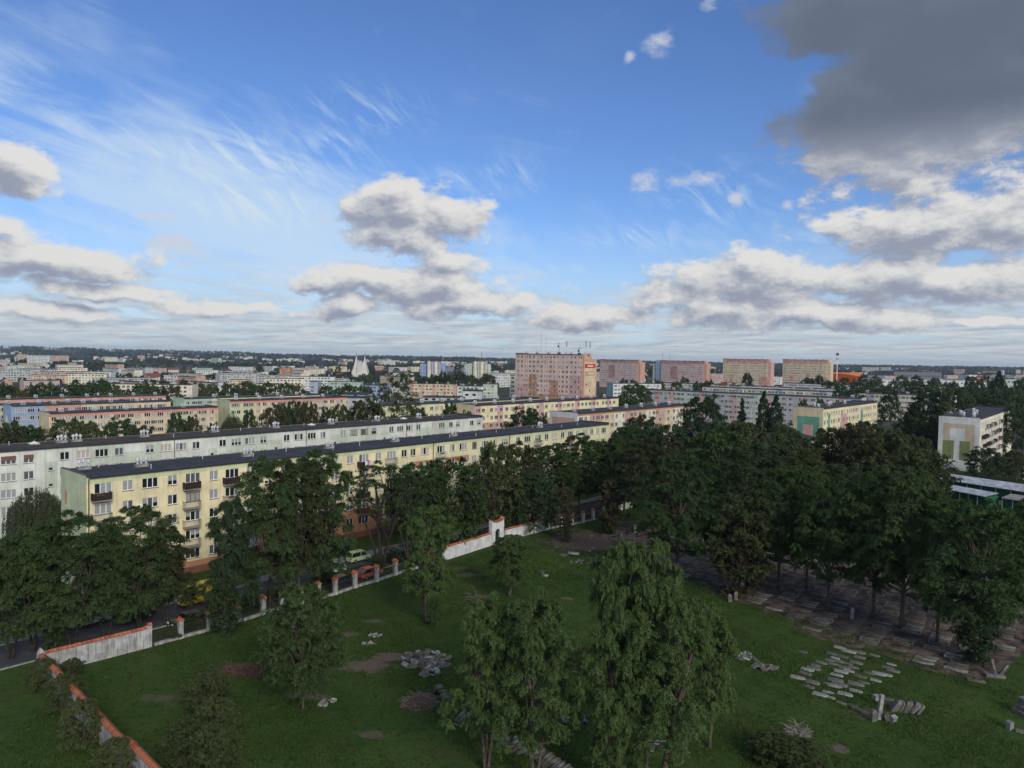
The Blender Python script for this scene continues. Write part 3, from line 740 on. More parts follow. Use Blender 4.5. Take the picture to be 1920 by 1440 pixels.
estate('peach and cream block with a blank peach gable behind the yellow block end', 1083, 776, 15.6, 1286, Wd=11, mats=[P_CRM, P_PCH, P_ORG, P_SND, P_PAL], seed=3,
    mf=lambda x, z: 2 if z > 15.0 else 1 if int(x/7) % 3 == 1 else 0 if int(x/7) % 3 == 0 else 3, cut=([7*q for q in range(1, 14)], (15.0,)),
    gmf=lambda y, z: (4 if (2.5 < y < 4.2 or 7.2 < y < 9) and z < 12.2 else 1) if 1 < y < 10 and z < 14.3 else 4, gcut=((1, 10, 2.5, 4.2, 7.2, 9), (14.3, 12.2)))
b2 = estate('yellow block with pink stair strips and an olive-yellow blank gable in the middle distance', 890, 761, 15.8, 1160, mats=[P_YEL, P_PNK, P_PCH, P_TEA, P_SND], seed=11,
    mf=lambda x, z: 1 if x % 12 < 3.2 else (0 if z > 9.5 else 2 if z > 5 else 3), cut=([12*q+e for q in range(0, 9) for e in (0, 3.2)][1:], (9.5, 5)), gmf=lambda y, z: 4)
estate('lemon green block partly behind the tall birch in the middle distance', 700, 762, 15.6, 1012, mats=[P_LYE, P_GRN, P_MNT], mf=stripe([0, 1, 0, 2], 12), seed=12)
# low left group
estate('cream and salmon block with a pointed arch painted on its beige gable', 92, 776, 11.4, 409, mats=[P_SND, P_SAL, P_CRM, P_GRN], mf=lambda x, z: 1 if z > 14.6 else (0 if int(x/12) % 3 else 3) if x > 40 else 0, seed=13,
    gmf=lambda y, z: 1 if 3.2 < y < 6.8 and z < 12 - abs(y-5)*1.6 and not (4.1 < y < 5.9 and z < 9.5) else 0, gcut=([2+.3*q for q in range(1, 20)], [6+.4*q for q in range(16)]))
estate('light blue and salmon block with a rounded arch painted on its blue gable', 21, 762, 11.4, 320, mats=[P_BLU, P_SAL, P_CRM, P_SND], mf=lambda x, z: 0 if x < 11 else 1 if x < 24 else 3, cut=((11, 24, 36, 48), ()), seed=14,
    gmf=lambda y, z: 2 if (3 < y < 7 and z < 12-((y-5)**2)*.6 and not (4 < y < 6 and z < 9)) else 0, gcut=([3+.33*q for q in range(13)], [6+.4*q for q in range(16)]))
estate('block with dark roof and green painted wall behind the blue gabled block', -70, 762, 11.2, 245, mats=[P_GRN, P_SND], mf=stripe([0, 1], 14), seed=15)
estate('farthest dark-roofed block of the left group, salmon band under its eaves', -60, 751, 11.0, 311, mats=[P_CRM, P_SAL], mf=lambda x, z: 1 if z > 14.3 else 0, cut=([12], (14.3,)), seed=16)
estate('green gabled block with mint walls behind the block with the painted arch', 345, 748, 13.0, 600, mats=[P_GRN, P_LYE, P_MNT], mf=stripe([2, 1, 0], 12), seed=17)
estate('salmon and yellow block with an arch on its grey-green gable behind the bushy trees', 431, 752, 13.6, 650, mats=[P_SND, P_SAL, P_GAB, P_BEI, P_GRN], seed=18,
    mf=lambda x, z: 1 if z > 14.6 or (28 < x < 34 and z > 9) else (4 if x < 10 else 0), cut=((10, 28, 34), (14.6, 9)), gmf=lambda y, z: 3 if 3 < y < 7 and z < 13-((y-5)**2)*.6 and not (4 < y < 6 and z < 10.5) else 2, gcut=([3+.33*q for q in range(13)], [6+.4*q for q in range(18)]))
# right: two blocks with painted gables
def gR1(y, z):
    if 3.2 < y < 6.6 and z < 10.2: return 1
    if 1.3 < y < 8.6 and z < 13.0: return 2
    return 3
estate('yellow block whose gable is painted with a teal and pink doorway shape', 1544, 767, 17.6, 1645, Wd=9.8, mats=[P_YEL, P_PNK, P_TEA, P_SND], seed=20, base=1.2, fl=1,
    mf=lambda x, z: 2 if (5 < x < 7.5 or 44 < x < 47) and z < 14 else 1 if 19 < x < 27 and z < 13.3 else 0, cut=((5, 7.5, 44, 47, 19, 27), (14, 13.3)), gmf=gR1, gcut=((3.2, 6.6, 1.3, 8.6), (10.2, 13.0)),
    vx=[(4, .3), (9, .6), (18, .4), (27, .6), (37, .4)])
def gR2(y, z):
    if 1.2 < y < 9.4 and 3.2 < z < 14.0:
        if (1.2 < y < 4.2 or 5.6 < y < 8.3) and 3.2 < z < 8.9: return 2
        if 3.0 < y < 6.8 and 8.9 < z < 12.6: return 1
        if z < 8.9 and 4.2 <= y <= 5.6: return 1
        return 3
    return 1
bR2 = estate('off-white block whose gable carries a beige frame and two olive panels', 1838, 786, 17.2, 1899, Wd=10.6, mats=[P_CRM, P_PAL, P_OLV, P_BEI], seed=22, gmf=gR2, gcut=((1.2, 9.4, 4.2, 5.6, 8.3, 3.0, 6.8), (3.2, 14.0, 8.9, 12.6)),
    cols=[(1+3.1*k, 2.15 if k % 2 else 1.4, 'w') for k in range(14)], vx=[(3, .2), (7, .5), (12, .3), (16, .7), (24, .4), (33, .6)])
rr_ = random.Random(5)
for k in range(14):
    for s in range(5):
        if rr_.random() < .62:
            o = inst('balcony', BSLAB, bR2, (1+3.1*k, 0, 1.2+s*2.8+.05)); inst('railing', RAILS[rr_.choice([0, 0, 1, 3, 4])], o)
# right: long rows running the other way
D2 = Vector((92, -70, 0)).normalized()
estate('long grey block with pink stair strips behind the dark broad tree', 1210, 730, 16.2, 1616, d=D2, mats=[P_GRY, P_PNK, P_WGN, P_LAV], mf=lambda x, z: 1 if x % 18 > 14.6 or 7 < x < 9.5 else (2 if int(x/18) % 2 else 0), seed=30,
    cut=([18*q+e for q in range(8) for e in (0, 14.6)][1:]+[7, 9.5], (15,)))
estate('long row block ending in a lavender and cream facade by the right hand trees', 1317, 725, 16.2, 1790, d=D2, mats=[P_CRM, P_LAV, P_WHT], mf=lambda x, z: 1 if x % 26 > 22 else 0, cut=([26*q+e for q in range(8) for e in (0, 22)][1:], ()), seed=31)
estate('third dark-roofed row block counted from the pink striped one', 1300, 720, 15.6, 1600, d=D2, mats=[P_WHT, P_BEI], mf=stripe([0, 1, 0], 18), seed=32)
estate('row block with a cream end wall beyond the pink striped block', 1235, 717, 15.6, 1440, d=D2, mats=[P_CRM, P_BEI, P_WHT], mf=stripe([0, 2], 18), seed=33)
estate('low long block with pale walls below the two yellow towers', 1470, 718, 15, 1660, d=D2, mats=[P_PAL, P_SND], mf=stripe([0, 0, 1], 16), seed=34)
estate('mint and pale block behind the pink tower, blue striped gable', 1150, 719, 15.6, 1240, d=Vector((1, .35, 0)).normalized(), mats=[P_PAL, P_BLU, P_MNT], mf=lambda x, z: 0, gmf=lambda y, z: 1 if int(y/2) % 2 else 2, gcut=((2, 4, 6, 8), ()), seed=35)

# --- the pink tower with its roof aerials, and the four towers beyond
def tower(label, px, pytop, D, px2, n=11, Wd=11, yaw=None, mats=None, mf=None, cut=None, gmf=None, gcut=((), ()), seed=1, d=Vector((1, 0, 0)), aer=False, lab=None, gz=None):
    z = ZAT(px, pytop, D); a = AD(px, D, z); gz = z-(n*2.8+1.2+.55)
    lo, hi = 0.0, 200.0
    for _ in range(50):
        m = (lo+hi)/2
        if PX(a+d*m)[0] < px2: lo = m
        else: hi = m
    L_ = lo; cols = []; x = 1.0
    unit = [1.9, 1.5, 's', 1.5, 2.0, 2.0, 1.5, 's']; k = 0
    while x < L_-2.4:
        u = unit[k % 8]; k += 1
        if u == 's': cols += [(x+.4, .75, 'w2'), (x+1.9, .75, 'w2')]; x += 3.6
        else: cols.append((x, u, 'w')); x += u+.95
    b, Ht = block(label, Vector((a.x, a.y, gz)), math.atan2(d.y, d.x), L_, Wd, n, cols=cols, mats=mats, mf=mf, cut=cut, gmf=gmf, gcut=gcut, seed=seed, detail=1, name='tower_block', cat='tower block',
                  vx=[(x_, .5) for x_ in np.arange(4, L_-3, 8)])
    return b, Ht, L_, gz
def mfT(x, z):
    if z > 31.6: return 1
    s = z < 8.2+ (2.8 if 0 else 0)
    if 10 < x < 16 and z < 20.5: return 2
    if 25 < x < 31 and z < 17.3: return 2
    if x > 38.5 and z < 20.5: return 3
    if x < 10 and z < 14.5: return 3
    if 10 <= x and z < 9.0: return 2
    return 0
T1, HT1, LT1, gz1 = tower('large pink eleven-storey tower with a red sign on its gable and phone masts', 967, 663, 434, 1092, Wd=11, d=D2, mats=[P_TOW, P_PCH, P_ORG, P_PNK, P_SAL, P_SND, P_BRK, P_CRM],
    mf=mfT, cut=((10, 16, 25, 31, 38.5), (31.6, 20.5, 17.3, 14.5, 9.0)), seed=40)
# right gable of the tower with its painted advertisement
def gable_panel(b, L_, Wd, x, z, w, h, m, t=.03, nm='painted_panel'):
    mb = MB(); mb.box(0, 0, 0, t, w, h); return mb.build(nm, m, b, (L_+.003, x, z))
RIN = mat('sign_red', rgb(190, 60, 45), .6, .08)
E2 = bpy.data.objects['wall']
mb = MB(); wing = 7.0
mb.box(0, 0, -3, 1.0, 14.0, HT1-2.6, 0); mb.box(0, 0, HT1-2.6, .8, 9.0, HT1+.2, 0)
gw = mb.build('stair_wing', [P_PCH], T1, (LT1+.004, .2, 0))
gx = LT1+1.0
def gp(y, z, w, h, m, nm='painted_panel', t=.03):
    mb = MB(); mb.box(0, 0, 0, t, w, h); return mb.build(nm, m, T1, (gx+.004, .2+y, z))
gp(.9, 9.5, 12, 18.6, P_SND); 
for (y, z, w, h, m, nm) in ((1.0, 24.9, 11.6, 2.3, RIN, 'red_sign'),):
    mb = MB(); mb.box(0, 0, 0, .06, w, h); mb.build(nm, m, T1, (gx+.04, .2+y, z))
for k, w in enumerate((.7, .5, .9, .6, .5, .8)):      # white lettering, too small to read in the photograph
    mb = MB(); mb.box(0, 0, 0, .02, w, .9); mb.build('sign_letter', WHITE, T1, (gx+.105, 4.2+k*1.0, 25.6))
for (y, z, w, h) in ((1.8, 20.7, 1.8, 2.2), (4.0, 20.7, 7.4, 2.2)):
    mb = MB(); mb.box(0, 0, 0, .03, w, h); mb.box(.03, .35, .35, .05, w-.35, h-.35, 1); mb.build('painted_emblem', [P_BRK, P_SND], T1, (gx+.04, y, z))
mb = MB()
for k in range(20):
    a = 2*math.pi*k/20; a2 = 2*math.pi*(k+1)/20
    mb.face([(0, math.cos(a)*1.4, math.sin(a)*1.4), (0, math.cos(a2)*1.4, math.sin(a2)*1.4), (0, math.cos(a2)*1.15, math.sin(a2)*1.15), (0, math.cos(a)*1.15, math.sin(a)*1.15)])
mb.build('painted_ring', P_BRK, T1, (gx+.045, 6.6, 15.6))
mb = MB(); mb.face([(0, -.9, 0), (0, .2, .9), (0, .2, .35), (0, 1.2, .35), (0, 1.2, -.35), (0, .2, -.35), (0, .2, -.9)]); mb.build('painted_arrow', P_BRK, T1, (gx+.045, 3.0, 15.6))
mb = MB(); mb.face([(0, 0, -1.2), (0, .8, 0), (0, .3, 0), (0, .3, 1.2), (0, -.3, 1.2), (0, -.3, 0), (0, -.8, 0)]); mb.build('painted_arrow', RIN, T1, (gx+.045, 6.8, 12.2))
gp(.9, 0.5, 9, 8.6, P_SAL)
for (px, h_, kind) in ((1042, 6.5, 0), (1056, 7.5, 1), (1091, 7.6, 1), (1098, 7.0, 1), (1008, 12, 2), (1017, 9, 2), (1079, 4, 0), (1000, 2.2, 2), (1026, 2.4, 2)):
    x_ = (px-967)*LT1/125; mb = MB(); mb.tube([(0, 0, 0), (0, 0, h_)], .10 if kind < 2 else .05, 5)
    if kind == 1:
        for a in range(3):
            q = a*2.1; mb.box(.35*math.cos(q)-.16, .35*math.sin(q)-.1, h_-3.2, .35*math.cos(q)+.16, .35*math.sin(q)+.1, h_)
        mb.box(-.8, -.6, 0, .8, .6, .9)
    if kind == 0:
        mb.tube([(-.9, 0, h_-.6), (.7, 0, h_)], .08, 5); mb.tube([(-.5, -.1, h_-2), (-.5, .15, h_-2)], .6, 10); mb.box(-.7, -.5, 0, .7, .5, .8)
    mb.build('phone_mast' if kind == 1 else 'aerial', METD if kind != 1 else METAL, T1, (x_, 4.5, HT1+.1))
def mfP(x, z): return 1 if z > 29 or (12 < x < 21 and 10 < z < 26) else 2 if z < 5 else 0
T2 = tower('dusty pink eleven-storey tower next right of the largest one', 1125, 674, 890, 1196, d=D2, mats=[P_ROS, P_DRS, P_PNK, P_PCH], mf=mfP, cut=((12, 21), (29, 10, 26, 5)), seed=41)
T3 = tower('dusty pink tower with a light blue stair wing at its left end', 1240, 676, 890, 1320, d=D2, mats=[P_ROS, P_DRS, P_PNK, P_PCH], mf=mfP, cut=((12, 21), (29, 10, 26, 5)), seed=42)
def mfY(x, z): return 1 if z > 28.5 or (8 < x < 12 and z < 14) or (26 < x < 30 and 8 < z < 17) or (x > 43 and z < 13) or (x < 17 and z < 5) else 0
T4 = tower('yellow tower with salmon top and a spreading tree at its foot', 1356, 673, 845, 1440, d=D2, mats=[P_SND, P_SAL], mf=mfY, cut=((8, 12, 26, 30, 43, 17), (28.5, 14, 17, 8, 13, 5)), seed=43)
T5 = tower('rightmost yellow tower with salmon top, by the orange stadium screen', 1468, 674, 845, 1552, d=D2, mats=[P_SND, P_SAL], mf=mfY, cut=((8, 12, 26, 30, 43, 17), (28.5, 14, 17, 8, 13, 5)), seed=44)
for (T, wm) in ((T2, P_PCH), (T3, P_PCH), (T4, P_PNK), (T5, P_SND)):
    mb = MB(); mb.box(0, .5, -3, 3.2, 13, T[1]-2.5); mb.box(0, .5, T[1]-2.5, 1.6, 8, T[1]+.3); mb.build('stair_wing', wm, T[0], (T[2]+.004, 0, 0))
mb = MB(); mb.box(-7.5, 1, -3, -.004, 13, T3[1]+.4); mb.box(-12, 2, -3, -7.5, 13, T3[1]-3.5, 1)
for s in range(10):
    for x_ in (-6, -3.2): mb.box(x_, .95, 2.5+s*2.8, x_+1.3, .99, 3.9+s*2.8, 2)
    mb.box(-10.5, 1.95, 2.5+s*2.8, -9.3, 1.99, 3.9+s*2.8, 2)
mb.build('stair_wing', [P_BLU, P_WGN, GLM], T3[0])
for px, h_ in ((1238, 12), (1254, 8)):
    mb = MB(); mb.tube([(0, 0, 0), (0, 0, h_)], .12, 5); mb.build('aerial', METD, T3[0], ((px-1240)*.62, 5, T3[1]))

# --- two point towers, church, landmark buildings in the town
def simple_block(label, px0, px1, ybase, n, wall, gw=0.0, gcol=None, yaw=0.0, Wd=11, seed=1, name='apartment_block', cat='apartment block', gz=None, D=None, group=None, fh=2.8, strips=None, roofm=None):
    gz = -3.0 if gz is None else gz
    if D is None: D = max(180.0, (H-gz)*F/max(4.0, ybase-hz(px0)))
    a = AD(px0, D, gz); b_ = AD(px1, D, gz); L_ = max(6.0, (b_.x-a.x)/max(.5, math.cos(yaw)))
    m = [wall]+([gcol] if gcol else [wall])+([strips] if strips else [])
    mf = (lambda x, z: 2 if (x % 9) < 2.6 else 0) if strips else (lambda x, z: 0)
    return block(label, a, yaw, L_, Wd, n, fh=fh, base=.9, cols=[(1+3.0*k, 1.7, 'w') for k in range(int((L_-2)/3.0))], mats=m, mf=mf, cut=([9*q+e for q in range(12) for e in (0, 2.6)][1:], ()) if strips else None,
                 gmf=lambda y, z: 1, detail=0, seed=seed, vx=[(x_, .5) for x_ in np.arange(4, L_-3, 9)], name=name, cat=cat, back=False, group=group, roofm=roofm)
def point_tower(label, px0, px1, ytop, D, c1, c2, c3, seed):
    zt = ZAT(px0, ytop, D); a = AD(px0, D, zt); b_ = AD(px1, D, zt); w = b_.x-a.x
    r_ = empty('tower_block', (a.x, a.y, 0), 0, label=label, cat='tower block')
    mb = MB(); mb.box(0, 4, -8, w*.36, 16, zt-3.6, 0); mb.box(w*.30, 0, -8, w*.80, 20, zt, 1); mb.box(w*.801, 5, -8, w, 17, zt-3.6, 0); mb.box(w*.34, -.8, -8, w*.42, 0, zt, 2); mb.box(w*.62, -.8, -8, w*.70, 0, zt, 2)
    mb.build('wall', [c1, c2, c3], r_)
    mb2 = MB(); mb2.box(-.2, 3.8, zt-3.6, w*.30, 16.2, zt-3.4); mb2.box(w*.30-.2, -.9, zt, w*.80+.2, 20.2, zt+.25); mb2.box(w*.81, 4.8, zt-3.6, w+.2, 17.2, zt-3.4); mb2.build('roof', FASC, r_)
    wn_ = MB()
    z = zt-3.0
    while z > -2:
        for x_ in (.04, .14, .24): 
            if z < zt-5: wn_.box(w*x_, 3.93, z-1.4, w*x_+1.4, 3.99, z)
        for x_ in (.45, .54, .72): wn_.box(w*x_, -.07, z-1.5, w*x_+1.3, -.01, z)
        if z < zt-5:
            wn_.box(w*.85, 4.93, z-1.4, w*.85+1.4, 4.99, z)
        z -= 2.8
    wn_.build('windows', GLM, r_)['kind'] = 'stuff'
    return r_, w, zt
point_tower('light blue point tower with a yellow middle beyond the orange and peach block', 787, 834, 677, 1000, P_BLU, P_LAV, P_YEL, 1)
pt2, w2_, zt2 = point_tower('pale green point tower with a tall mast on its roof', 874, 920, 677, 1000, P_WGN, P_GRY, P_YEL, 2)
mb = MB(); mb.tube([(0, 0, 0), (0, 0, 13)], .3, 5); mb.build('aerial', METD, pt2, (w2_*.62, 8, zt2))
# church: two leaning spired shells meeting like folded hands
ch = empty('church', AD(676, 1250, -4), 0, label='pale concrete church with two tall tapering peaks rising over the town', cat='church')
CH = mat('church_concrete', (.66, .63, .58), .9, .15, .05)
k_ = 1250/F
def shell(mir):
    pts_ = [(-16*k_, 0), (-14.5*k_, 9*k_), (-11*k_, 22*k_), (-9.2*k_, 31*k_), (-8.4*k_, 37*k_), (-7.9*k_, 41*k_), (-7.4*k_, 37*k_), (-6.6*k_, 31*k_), (-5.2*k_, 27*k_), (-3*k_, 20*k_), (-.9*k_, 12*k_), (0.0, 0)]
    dep = [9, 8.5, 6, 4, 1.5, .2, 1.5, 4, 5, 7, 8, 9]
    mb = MB(); n = len(pts_); s_ = -1 if mir else 1
    fr = [(s_*p[0], -d_, p[1]) for p, d_ in zip(pts_, dep)]; bk = [(s_*p[0], d_, p[1]) for p, d_ in zip(pts_, dep)]
    for k in range(n-1):
        mb.face([fr[k], fr[k+1], bk[k+1], bk[k]])
    mb.face(fr); mb.face(bk[::-1]); mb.build('spire_shell', CH, ch)
shell(0); shell(1)
mb = MB(); mb.prism([(-6*k_, 0), (6*k_, 0), (5*k_, 14*k_), (4.2*k_, 24*k_), (0, 31*k_), (-4.2*k_, 24*k_), (-5*k_, 14*k_)], -10.5, 9.5, 0); mb.build('nave', CH, ch)
for s_ in (-1, 1):
    mb = MB(); mb.tube([(0, 0, 0), (0, 0, 4)], .25, 5); mb.tube([(-1.1, 0, 2.7), (1.1, 0, 2.7)], .2, 5); mb.build('cross', METD, ch, (s_*7.9*k_, 0, 41*k_-.3))

SB = simple_block
SB('blue gabled block with cream flank behind the tall birch', 684, 720, 741, 5, P_BLU, D=575, gz=-6, seed=50, Wd=30)
SB('white and grey block between the blue gabled block and the orange one', 721, 768, 735, 5, P_GRY, D=600, gz=-6, seed=51)
SB('long orange and sand block with pale stair strips in the town', 769, 855, 741, 5, P_SND, D=600, gz=-5, strips=P_PCH, seed=52)
SB('green and white block with teal end behind the flat white hall', 857, 905, 745, 5, P_MNT, D=540, gz=-4, strips=P_PAL, seed=53)
SB('second green and white block receding right of the first', 905, 932, 738, 5, P_WGN, D=590, gz=-4, seed=54)
SB('pale green block left of the pink tower', 955, 966, 742, 8, P_WGN, D=470, gz=-2, seed=55)
SB('mint block with small windows left of the flat white hall', 613, 676, 738, 5, P_MNT, D=640, gz=-6, seed=56)
SB('lavender block seen end on beside dark trees', 581, 595, 741, 6, P_LAV, D=560, gz=-6, seed=57)
SB('cream block with beige gable behind the round bushes', 481, 510, 741, 5, P_SND, D=570, gz=-6, seed=58)
SB('cream block right of the spruce among the bushes', 511, 538, 740, 5, P_CRM, D=560, gz=-6, seed=59)
SB('pink block behind the dark bushes of the middle left', 547, 580, 726, 4, P_PNK, D=760, gz=-6, seed=60)
SB('pink gabled block, nearer one of the pair at the left', 260, 288, 739, 5, P_PNK, D=480, gz=-8, seed=61, Wd=20)
SB('pink and white block just right of its pink twin', 291, 315, 737, 5, P_ROS, D=520, gz=-8, seed=62)
SB('grey block with blank gable beside the two pink blocks', 326, 352, 735, 5, P_GRY, D=540, gz=-8, seed=63)
SB('off-white hall with pale roof among the left trees', 168, 207, 737, 4, P_PAL, D=520, gz=-10, seed=64, Wd=26, roofm=CONCL)
SB('long pink and cream block with five floors at the far left', 57, 127, 717, 4, P_SND, D=820, gz=-8, seed=65, strips=P_PNK)
SB('white block above the dark trees of the left middle', 160, 208, 715, 5, P_PAL, D=900, gz=-8, seed=66)
SB('cream house row with dark roof left of centre', 366, 398, 724, 4, P_CRM, D=760, gz=-8, seed=67)
SB('sand block with square windows behind round trees', 430, 466, 724, 4, P_SND, D=780, gz=-8, seed=68)
SB('orange brick tower house standing over pale roofs', 524, 544, 705, 6, P_ORG, D=1150, gz=-6, seed=69)
SB('tall white slab block standing alone at the far left', 51, 92, 698, 9, P_PAL, D=1500, gz=-6, seed=70, fh=3.0)
SB('brick-roofed long house at the left picture edge', 0, 22, 714, 3, P_PNK, D=880, gz=-8, seed=71)
SB('long white block high on the left slope', 590, 650, 722, 4, P_GRY, D=830, gz=-6, seed=72)
SB('white terrace with small windows right of the pink tower', 1150, 1178, 733, 4, P_PAL, D=640, gz=-1, seed=73)
# flat hall behind the birch and flat service buildings
def hall(label, px0, px1, ytop, D, hgt_, wall, dep=30, roof=None, name='hall', cat='hall', yaw=0, fins=0):
    zt = ZAT(px0, ytop, D); a = AD(px0, D, zt); b_ = AD(px1, D, ZAT(px1, ytop, D)); L_ = b_.x-a.x
    r_ = empty(name, (a.x, a.y, zt-hgt_), yaw, label=label, cat=cat)
    mb = MB(); mb.box(0, 0, -2, L_, dep, hgt_-.3); mb.build('wall', wall, r_)
    mb = MB(); mb.box(-.4, -.4, hgt_-.3, L_+.4, dep+.4, hgt_); mb.box(L_*.3, dep*.3, hgt_, L_*.35, dep*.4, hgt_+1.2); mb.box(L_*.7, dep*.5, hgt_, L_*.74, dep*.6, hgt_+1.0); mb.build('roof', roof or ROOFD, r_)
    n = max(2, int(L_/5))
    for k in range(n):
        mb = MB(); mb.box(0, -.05, 0, 2.2, -.01, 1.4); mb.build('window', GLD, r_, (1.5+k*(L_-3)/n, 0, hgt_*.45))
    return r_
hall('flat white hall with a wide pale roof behind the bushy trees', 590, 682, 744, 420, 6, P_GRY, 26)
hall('white sports hall wall next to the flat hall, plain and windowless looking', 640, 684, 739, 440, 8, P_PAL, 24)
hall('low grey flat building in front of the green and white block', 792, 870, 744, 470, 4, P_GRY, 20)
hall('white shed with upright slit windows beside the green block', 868, 904, 732, 480, 6.5, P_PAL, 16)
hall('low dark flat roof at the foot of the teal painted gable', 1436, 1545, 822, 205, 4, P_GRY, 16)
hall('long grey warehouse on the right horizon', 1676, 1766, 696, 1150, 14, mat('warehouse_grey', (.16, .17, .20), .8, .1), 60)
hall('low grey warehouse wing in front of the long one', 1628, 1660, 703, 1100, 9, mat('warehouse_blue', (.20, .22, .25), .8, .1), 40)
hall('long white supermarket roof on the right', 1640, 1850, 711, 900, 7, P_PAL, 60, CONCL)
hall('white house with a flat top beside the orange pavilion', 1812, 1832, 702, 1100, 10, P_PAL, 20)
hall('orange pavilion between trees on the right', 1832, 1850, 707, 1000, 7, P_ORG, 20)
hall('pale low building among the right hand trees', 1880, 1908, 710, 820, 8, P_GRY, 20)
hall('pale roofed garage row right of the supermarket', 1700, 1790, 722, 640, 6, P_BEI, 20)
# stadium screen of orange uprights and its floodlight mast
a = AD(1562, 900, 0); b_ = AD(1618, 980, 0)
ss_ = empty('stadium', (a.x, a.y, 0), 0, label='orange stadium screen of upright slats right of the last tower', cat='stadium')
ORS = mat('screen_orange', rgb(214, 120, 40), .6, .1); OSL = mat('slat_dark_orange', rgb(150, 70, 25), .6, .1)
zt = ZAT(1562, 698, 900); LS = (b_-a).length; sy = math.atan2(b_.y-a.y, b_.x-a.x)
mb = MB(); mb.prism([(0, -2), (LS, -2), (LS, zt-4), (LS*.85, zt-1), (0, zt)], 0, 14); mb.build('wall', ORS, ss_, (0, 0, 0), sy)
mb = MB(); mb.box(0, -.5, -2, .9, -.01, zt-1.6); sl = mb.mesh('slat', OSL)
for k in range(int(LS/2.4)): inst('slat', sl, ss_, (math.cos(sy)*k*2.4, math.sin(sy)*k*2.4, -.15*max(0, k-12)), sy)
fm = AD(1568, 880, 0); fl_ = empty('floodlight_mast', fm, 0, label='tall white floodlight mast standing by the orange stadium screen', cat='mast')
mb = MB(); hh = ZAT(1568, 662, 880); mb.tube([(0, 0, 0), (0, 0, hh)], [.7, .35], 8); mb.build('mast_pole', WHITE, fl_)
mb = MB(); mb.box(-1.6, -.4, hh-3, 1.6, .4, hh); mb.box(-1.2, -.3, hh-8, 1.2, .3, hh-6); mb.build('floodlight', METD, fl_)
# thin masts on the horizon
for lab_, px, yt, D in (('thin mast on the horizon above the supermarket', 1617, 683, 2000), ('thin mast over the far left wood', 109, 676, 1700), ('thin red mast on the far ridge left of centre', 327, 655, 5200)):
    p = AD(px, D, 0); z1 = ZAT(px, yt, D); p.z = ztr(p.x, p.y)
    mb = MB(); mb.tube([(0, 0, 0), (0, 0, z1-p.z)], [.5*D/2000, .25*D/2000], 5); tag(mb.build('mast', METD, None, p), lab_, 'mast')

# --- the far town: many blocks and houses
TOWN = []
rt = random.Random(101); used = []
pal_ = [('cream', P_CRM), ('cream', P_CRM), ('pale grey', P_GRY), ('pale grey', P_GRY), ('off-white', P_PAL), ('off-white', P_PAL), ('beige', P_BEI), ('sand yellow', P_SND), ('pink', P_ROS), ('mint', P_MNT), ('peach', P_PCH), ('white', P_WHT), ('grey-blue', P_LAV)]
RED = mat('roof_tiles_red', (.22, .075, .05), .85, .3, .6)
def gable_house(label, p, L_, Wd, h, wall, roofm, yaw, group):
    r_ = empty('house', p, yaw, label=label, cat='house', group=group)
    mb = MB(); mb.box(0, 0, -2, L_, Wd, h); mb.face([(0, 0, h), (0, Wd, h), (0, Wd/2, h+Wd*.38)][::-1]); mb.face([(L_, 0, h), (L_, Wd, h), (L_, Wd/2, h+Wd*.38)]); mb.build('wall', wall, r_)
    mb = MB()
    for s_ in (0, 1):
        y0 = -.5 if s_ == 0 else Wd+.5; zz = h-.3; 
        mb.face([(-.5, y0, zz), (L_+.5, y0, zz), (L_+.5, Wd/2, h+Wd*.38+.12), (-.5, Wd/2, h+Wd*.38+.12)])
        mb.face([(-.5, y0, zz-.15), (L_+.5, y0, zz-.15), (L_+.5, Wd/2, h+Wd*.38-.05), (-.5, Wd/2, h+Wd*.38-.05)])
    mb.box(L_*.3, Wd*.4, h+Wd*.2, L_*.3+.9, Wd*.4+.9, h+Wd*.38+1.2); mb.build('roof', roofm, r_)
    mb = MB()
    for s_ in range(max(1, int(h/2.9))):
        for k in range(max(1, int(L_/3))): mb.box(1+k*3, -.05, 1+s_*2.9, 2.1+k*3, -.01, 2.3+s_*2.9)
    mb.build('windows', GLD, r_)['kind'] = 'stuff'
    return r_
n_t = 0
bands_ = [(450, 760, 60, 0), (760, 1200, 130, 0), (1200, 1900, 120, 0), (1900, 3200, 110, 1)]
